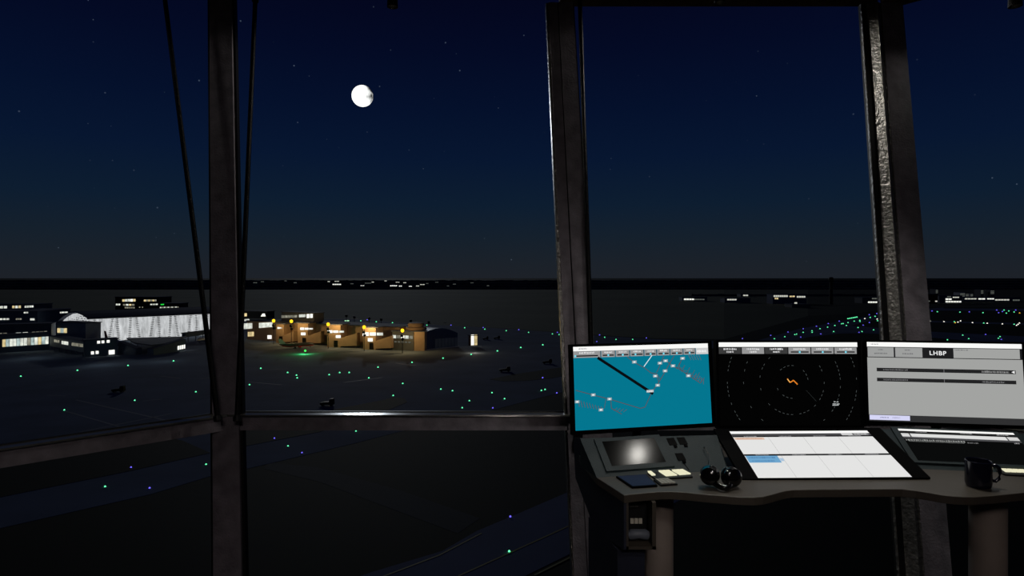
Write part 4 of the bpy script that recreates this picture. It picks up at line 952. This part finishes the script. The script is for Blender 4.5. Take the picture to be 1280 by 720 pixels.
def flat_display(label, bl, br, tl, margins, draw, frame=M_BEZ, thick=.012):
    S = Screen(bl, br, tl); n = S.n; uu = S.u.normalized(); vv = S.v.normalized(); ml, mr_, mt, mb = margins
    root = thing('touch_screen', label, 'touch screen', bl)
    o = [bl-uu*ml-vv*mb, br+uu*mr_-vv*mb, br+S.v+uu*mr_+vv*mt, tl-uu*ml+vv*mt]
    b = MB(); b.slab([q-n*thick for q in o], n*(thick-.0001), frame); b.make('frame', root)
    draw(S); S.b.make('screen', root)
    return root
def draw_strips(S):
    W = EB(228, 228, 227); S.rect(0, 0, 1, 1, W, 0); S.rect(0, 0, 1, .055, EB(250, 250, 249), 1); S.rect(0, .06, 1, .125, E(72, 72, 74), 1); S.rect(0, .112, 1, .14, E(28, 28, 30), 2)
    S.rect(.79, .062, .87, .11, E(205, 205, 205), 2); S.rect(.875, .062, .985, .11, E(120, 120, 122), 2)
    S.dashes(.885, .975, .07, .1, E(205, 205, 205), 4, 3)
    S.rect(0, .52, 1, .556, E(36, 36, 38), 2)
    for i in range(4):
        for y0, y1, s_ in ((.115, .136, 20+i), (.526, .55, 30+i)): S.dashes(.08+.25*i, .17+.25*i, y0, y1, E(150, 150, 152), s_, 3)
        if i: S.rect(.25*i-.0008, .14, .25*i+.0008, .52, E(150, 150, 150), 2); S.rect(.25*i-.0008, .556, .25*i+.0008, 1, E(150, 150, 150), 2)
    S.rect(.004, .15, .215, .2, E(222, 190, 170), 3); S.dashes(.02, .2, .163, .185, E(190, 150, 130), 7, 4)
    S.rect(.004, .556, .222, .7, E(108, 164, 204), 3); S.dashes(.02, .2, .58, .61, E(70, 120, 170), 8, 4); S.dashes(.03, .18, .65, .68, E(80, 130, 180), 9, 4); S.dashes(.224, .25, .6, .68, E(170, 195, 220), 10, 4)
CPL = (V((0, 2.215, .779)), V((0, -.363, 1)).normalized())
flat_display('wide white touch screen of empty flight strip boxes set in the desk middle', on(947.7, 597.6, CPL), on(1140, 596.2, CPL), on(911.8, 539.4, CPL), (.055, .062, .02, .004), draw_strips)
def draw_term(S):
    S.rect(0, 0, 1, 1, E(10, 11, 11), 0); S.rect(0, 0, 1, .065, WHT, 1); S.rect(0, .1, 1, .115, DGREY, 1)
    S.rect(.0, .15, .07, .26, EB(215, 215, 214), 1); S.rect(.08, .15, .9, .26, EB(222, 222, 221), 1); S.rect(.91, .15, 1, .26, E(210, 210, 209), 1); S.rect(0, .265, 1, .32, E(74, 74, 76), 1)
    for x in (.14, .53, .84): S.dashes(x, x+.1, .075, .105, E(170, 170, 170), int(x*100), 2)
    S.dashes(.01, .52, .335, .39, E(150, 152, 150), 55, 2); S.dashes(.03, .5, .39, .42, E(120, 122, 120), 58, 2); S.dashes(.53, .62, .37, .41, E(110, 110, 110), 56, 2); S.dashes(.93, .97, .33, .37, E(160, 160, 160), 57, 2)
bl, br_, tl = on(1147, 577.6, RPL), on(1303, 584.6, RPL), on(1121.6, 538.0, RPL)
up = V((0, 0, 0))
flat_display('dark touch screen with white header bars, half behind the mug', bl+RN*.008, br_+RN*.008, tl+RN*.008, (.022, .02, .012, .012), draw_term, M_CONS, .0075)
def draw_black(S): S.rect(0, 0, 1, 1, M_FACE, 0)
bl, br_, tl = on(764.5, 584, LPL), on(832, 578.8, LPL), on(752.2, 553.4, LPL)
flat_display('small black touch screen reflecting a lamp glow on the left console', bl+LN*.006, br_+LN*.006, tl+LN*.006, (.026, .026, .016, .02), draw_black, M_CONS, .0055)

# ------------------------------------------------------------------ keypads
M_CREAM = emi((238, 234, 200), .95, sample=False)
DPL = (V((0, 0, DT)), V((0, 0, 1)))
def keypad(label, plate, blocks):
    root = thing('keypad', label, 'keypad', D(*plate[0]))
    b = MB(); pad(b, plate[::-1], DPL, .0004, .005, M_BLK); b.make('plate', root)
    for (q, nx, ny, m) in blocks:
        ps = [D(*x)+V((0, 0, .0055)) for x in q]    # tl tr br bl
        for i in range(nx):
            for j in range(ny):
                g = .14
                def bi(u, v): return ps[0].lerp(ps[1], u).lerp(ps[3].lerp(ps[2], u), v)
                u0, u1, v0, v1 = (i+g*.5)/nx, (i+1-g*.5)/nx, (j+g*.5)/ny, (j+1-g*.5)/ny
                b = MB(); b.slab([bi(u0, v1), bi(u1, v1), bi(u1, v0), bi(u0, v0)], (0, 0, .004), m); b.make('key', root)
M_WKEY = mat('worn_white_key', (150, 148, 138), .6, .3)
keypad('black keypad with two blocks of glowing cream keys left of the headset', [(806, 590.6), (858, 587.0), (866, 597.5), (820, 600.4)],
       [([(808.6, 591.6), (813.6, 591.2), (820, 596.4), (814.6, 596.9)], 1, 2, M_CREAM), ([(821, 590.2), (834.6, 589.2), (847, 596.6), (832.4, 597.6)], 3, 3, M_CREAM), ([(836.4, 588.6), (850.6, 587.6), (864, 595), (849.4, 596.2)], 3, 3, M_CREAM)])
keypad('small black number pad with worn pale keys near the desk front', [(817, 601.2), (836, 600.0), (847, 606.6), (826, 608.2)], [([(818.5, 601.6), (834.6, 600.6), (845, 606.4), (827, 607.6)], 4, 3, M_WKEY)])
keypad('black keypad with glowing cream keys right of the mug', [(1240, 587.6), (1300, 589.6), (1300, 597), (1256, 594.6)], [([(1248, 586.6), (1290, 588.4), (1300, 593.6), (1256.6, 592.2)], 6, 3, M_CREAM)])
pt = thing('tablet', 'flat navy tablet lying at the desk front below the small console screen', 'tablet', D(770, 596.4))
q = [(770, 597.4), (808, 594.8), (822, 608.8), (790, 611)]
b = MB(); pad(b, q[::-1], DPL, .0004, .006, M_BEZ); b.make('case', pt, bevel=.001)
q = [(772, 597.8), (807, 595.4), (820, 608.2), (791, 610.2)]
b = MB(); pad(b, q[::-1], DPL, .0066, .0006, mat('navy_glass', (34, 46, 72), .6, .1)); b.make('screen', pt)

# ------------------------------------------------------------------ mug
M_MUG = mat('dark_blue_glaze', (14, 16, 34), .18, .6, 0, .1, 8)
c = D(1223, 608.0); r = .0385; h = .088
mug = thing('mug', 'dark blue ceramic mug standing before the right touch screen', 'mug', c)
b = MB(); b.lathe([(.001, .0005), (r*.86, .0005), (r*.94, .004), (r, .014), (r, h-.002), (r-.002, h), (r-.004, h-.002), (r-.0045, .012), (.001, .008)], c, (0, 0, 1), M_MUG, 40); b.make('cup', mug)
pts = [c+V((math.cos(-.3)*(r-.003+x), math.sin(-.3)*(r-.003+x), z)) for x, z in ((0, .07), (.012, .075), (.022, .068), (.026, .05), (.023, .032), (.013, .022), (0, .024))]
b = MB(); b.tube(pts, .0058, M_MUG, 12); b.make('handle', mug)

# ------------------------------------------------------------------ headset
M_GLOSS = mat('gloss_black', (6, 6, 7), .12, .7, 0, .1, 10, .0)
hs = thing('headset', 'glossy black headset lying on the desk beside the white touch screen', 'headset', D(900, 606))
cups = []
for (x, y, ax, nm) in ((887, 594.5, V((.35, .9, -.12)), 'l'), (914.5, 596, V((-.35, .9, -.12)), 'r')):
    q = hit(x, y, V((0, 2.13, 0)), V((0, 1, 0))); q.z = max(q.z, DT+.034); a = ax.normalized(); cups.append((q, a))
    b = MB(); b.lathe([(.004, -.026), (.018, -.025), (.028, -.018), (.0315, -.006), (.031, .004), (.026, .008)], q, a, M_GLOSS, 30, 1.0); ec = b.make('ear_cup', hs)
    b = MB(); prof = [(.021, .006)]+[(.024+.0085*math.sin(t), .013+.0085*-math.cos(t)) for t in [math.pi*i/6 for i in range(7)]]+[(.017, .018)]
    b.lathe(prof, q, a, M_GLOSS, 30); b.make('ear_cushion', ec)
q0, q1 = cups[0][0], cups[1][0]
mid = (q0+q1)/2+V((0, -.055, -.02)); mid.z = DT+.011
pts = [q0+V((.0, -.012, -.012))]
for i in range(1, 8):
    t = i/8; p = (q0*(1-t)+q1*t)+V((0, -.046*math.sin(math.pi*t), 0)); p.z = DT+.012+.012*abs(2*t-1)**2; pts.append(p)
pts.append(q1+V((0, -.012, -.012)))
b = MB(); b.tube(pts, [.006]+[.009]*7+[.006], M_GLOSS, 12); b.make('headband', hs)
e = on(879.5, 562.5, LPL)+LN*.012
b = MB(); b.tube([q0+V((0, .0, .028)), on(886, 573, LPL)+LN*.014, e], [.0016, .0012, .0012], M_EDGE, 8); bm_ = b.make('microphone_boom', hs)
b = MB(); b.tube([e, e+(e-q0).normalized()*.006], .0028, M_GLOSS, 10); b.make('microphone', bm_)

# ------------------------------------------------------------------ lamps of the room
def mirror_point(px, py, zt):
    q = on(px, py, LPL); d = (q-V((0, 0, EYE))).normalized(); r = d-2*d.dot(LN)*LN
    return q+r*((zt-q.z)/r.z)
DL = mirror_point(795, 570, ZC+.25)
def downlight(p, energy, label):
    o = thing('downlight', label, 'lamp', p); b = MB()
    b.lathe([(.03, -.10), (.075, -.05), (.08, 0), (.09, 0), (.09, .012), (.078, .014), (.07, .0), (.066, -.02)], p, (0, 0, -1), M_CAN, 28); b.make('lamp_can', o)
    b = MB(); b.lathe([(.066, -.02), (.05, -.012), (.01, -.008)], p, (0, 0, -1), emi((255, 245, 225), .6), 24); b.make('bulb', o)
    l = bpy.data.lights.new('down_beam', 'SPOT'); l.energy = energy; l.color = (1, .97, .9); l.spot_size = math.radians(72); l.spot_blend = .7; l.shadow_soft_size = .05
    lo = bpy.data.objects.new('down_beam', l); COL.objects.link(lo); lo.location = p-V((0, 0, .03))
downlight(DL, 80, 'small round downlight in the ceiling above the left end of the desk')
print('DOWNLIGHT', DL)
spotlight(SP1, V((.7, 2.6, .78)), 26, 'black spotlight at the top of the right-hand window, mid-pane')
spotlight(SP2, V((1.85, 2.4, .78)), 1.0, 'black spotlight at the top right corner')
spotlight(SP3, V((-.6, 2.6, .4)), 12, 'black spotlight above the middle pane')
spotlight(SP4, V((-1.8, 2.2, .4)), 1.2, 'black spotlight above the left-hand pane')
def post_fill(p, aim, energy, label, size, blend=.8):
    o = thing('post_fill_light', label, 'lamp', p); d = (aim-p).normalized(); b = MB()
    b.lathe([(.03, -.09), (.055, -.085), (.06, .05), (.055, .05), (.045, .02)], p, d, M_CAN, 24); b.make('lamp_can', o)
    b = MB(); b.tube([p-d*.06, V((p.x, p.y, ZC+.3))], .012, M_CAN, 8); b.make('stem', o)
    l = bpy.data.lights.new('post_fill_beam', 'SPOT'); l.energy = energy; l.color = (1, .94, .9); l.spot_size = math.radians(size); l.spot_blend = blend; l.shadow_soft_size = .05
    lo = bpy.data.objects.new('post_fill_beam', l); COL.objects.link(lo); lo.location = p+d*.07; lo.rotation_euler = d.to_track_quat('-Z', 'Y').to_euler()
post_fill(V((.9, -.6, 2.9)), V((.5, 3.1, .9)), 40, 'added fill spotlight behind the desk aimed at the middle post', 36)  # unseen fill spot, added to brighten the middle post

# unseen round fill light, added to raise the ambient level in the cab
o = thing('ambient_fill_light', 'added round fill light over the back of the cab', 'lamp', V((.3, -1.6, ZC+.28)))
bb = MB(); bb.lathe([(.42, 0), (.42, .06), (.40, .07), (.39, .05)], V((.3, -1.6, ZC-.25)), (0, 0, -1), M_CAN, 40); bb.make('rim', o)
bb = MB(); bb.tube([V((.3, -1.6, ZC-.26)), V((.3, -1.6, ZC+.3))], .02, M_CAN, 10); bb.make('stem', o)
bb = MB(); bb.lathe([(.385, .045), (.385, .085), (.2, .12), (.01, .125)], V((.3, -1.6, ZC-.25)), (0, 0, -1), emi((255, 240, 235), 22.0, sample=True), 40); bb.make('diffuser', o)
for o in bpy.data.objects:
    if '_o' in o: del o['_o']
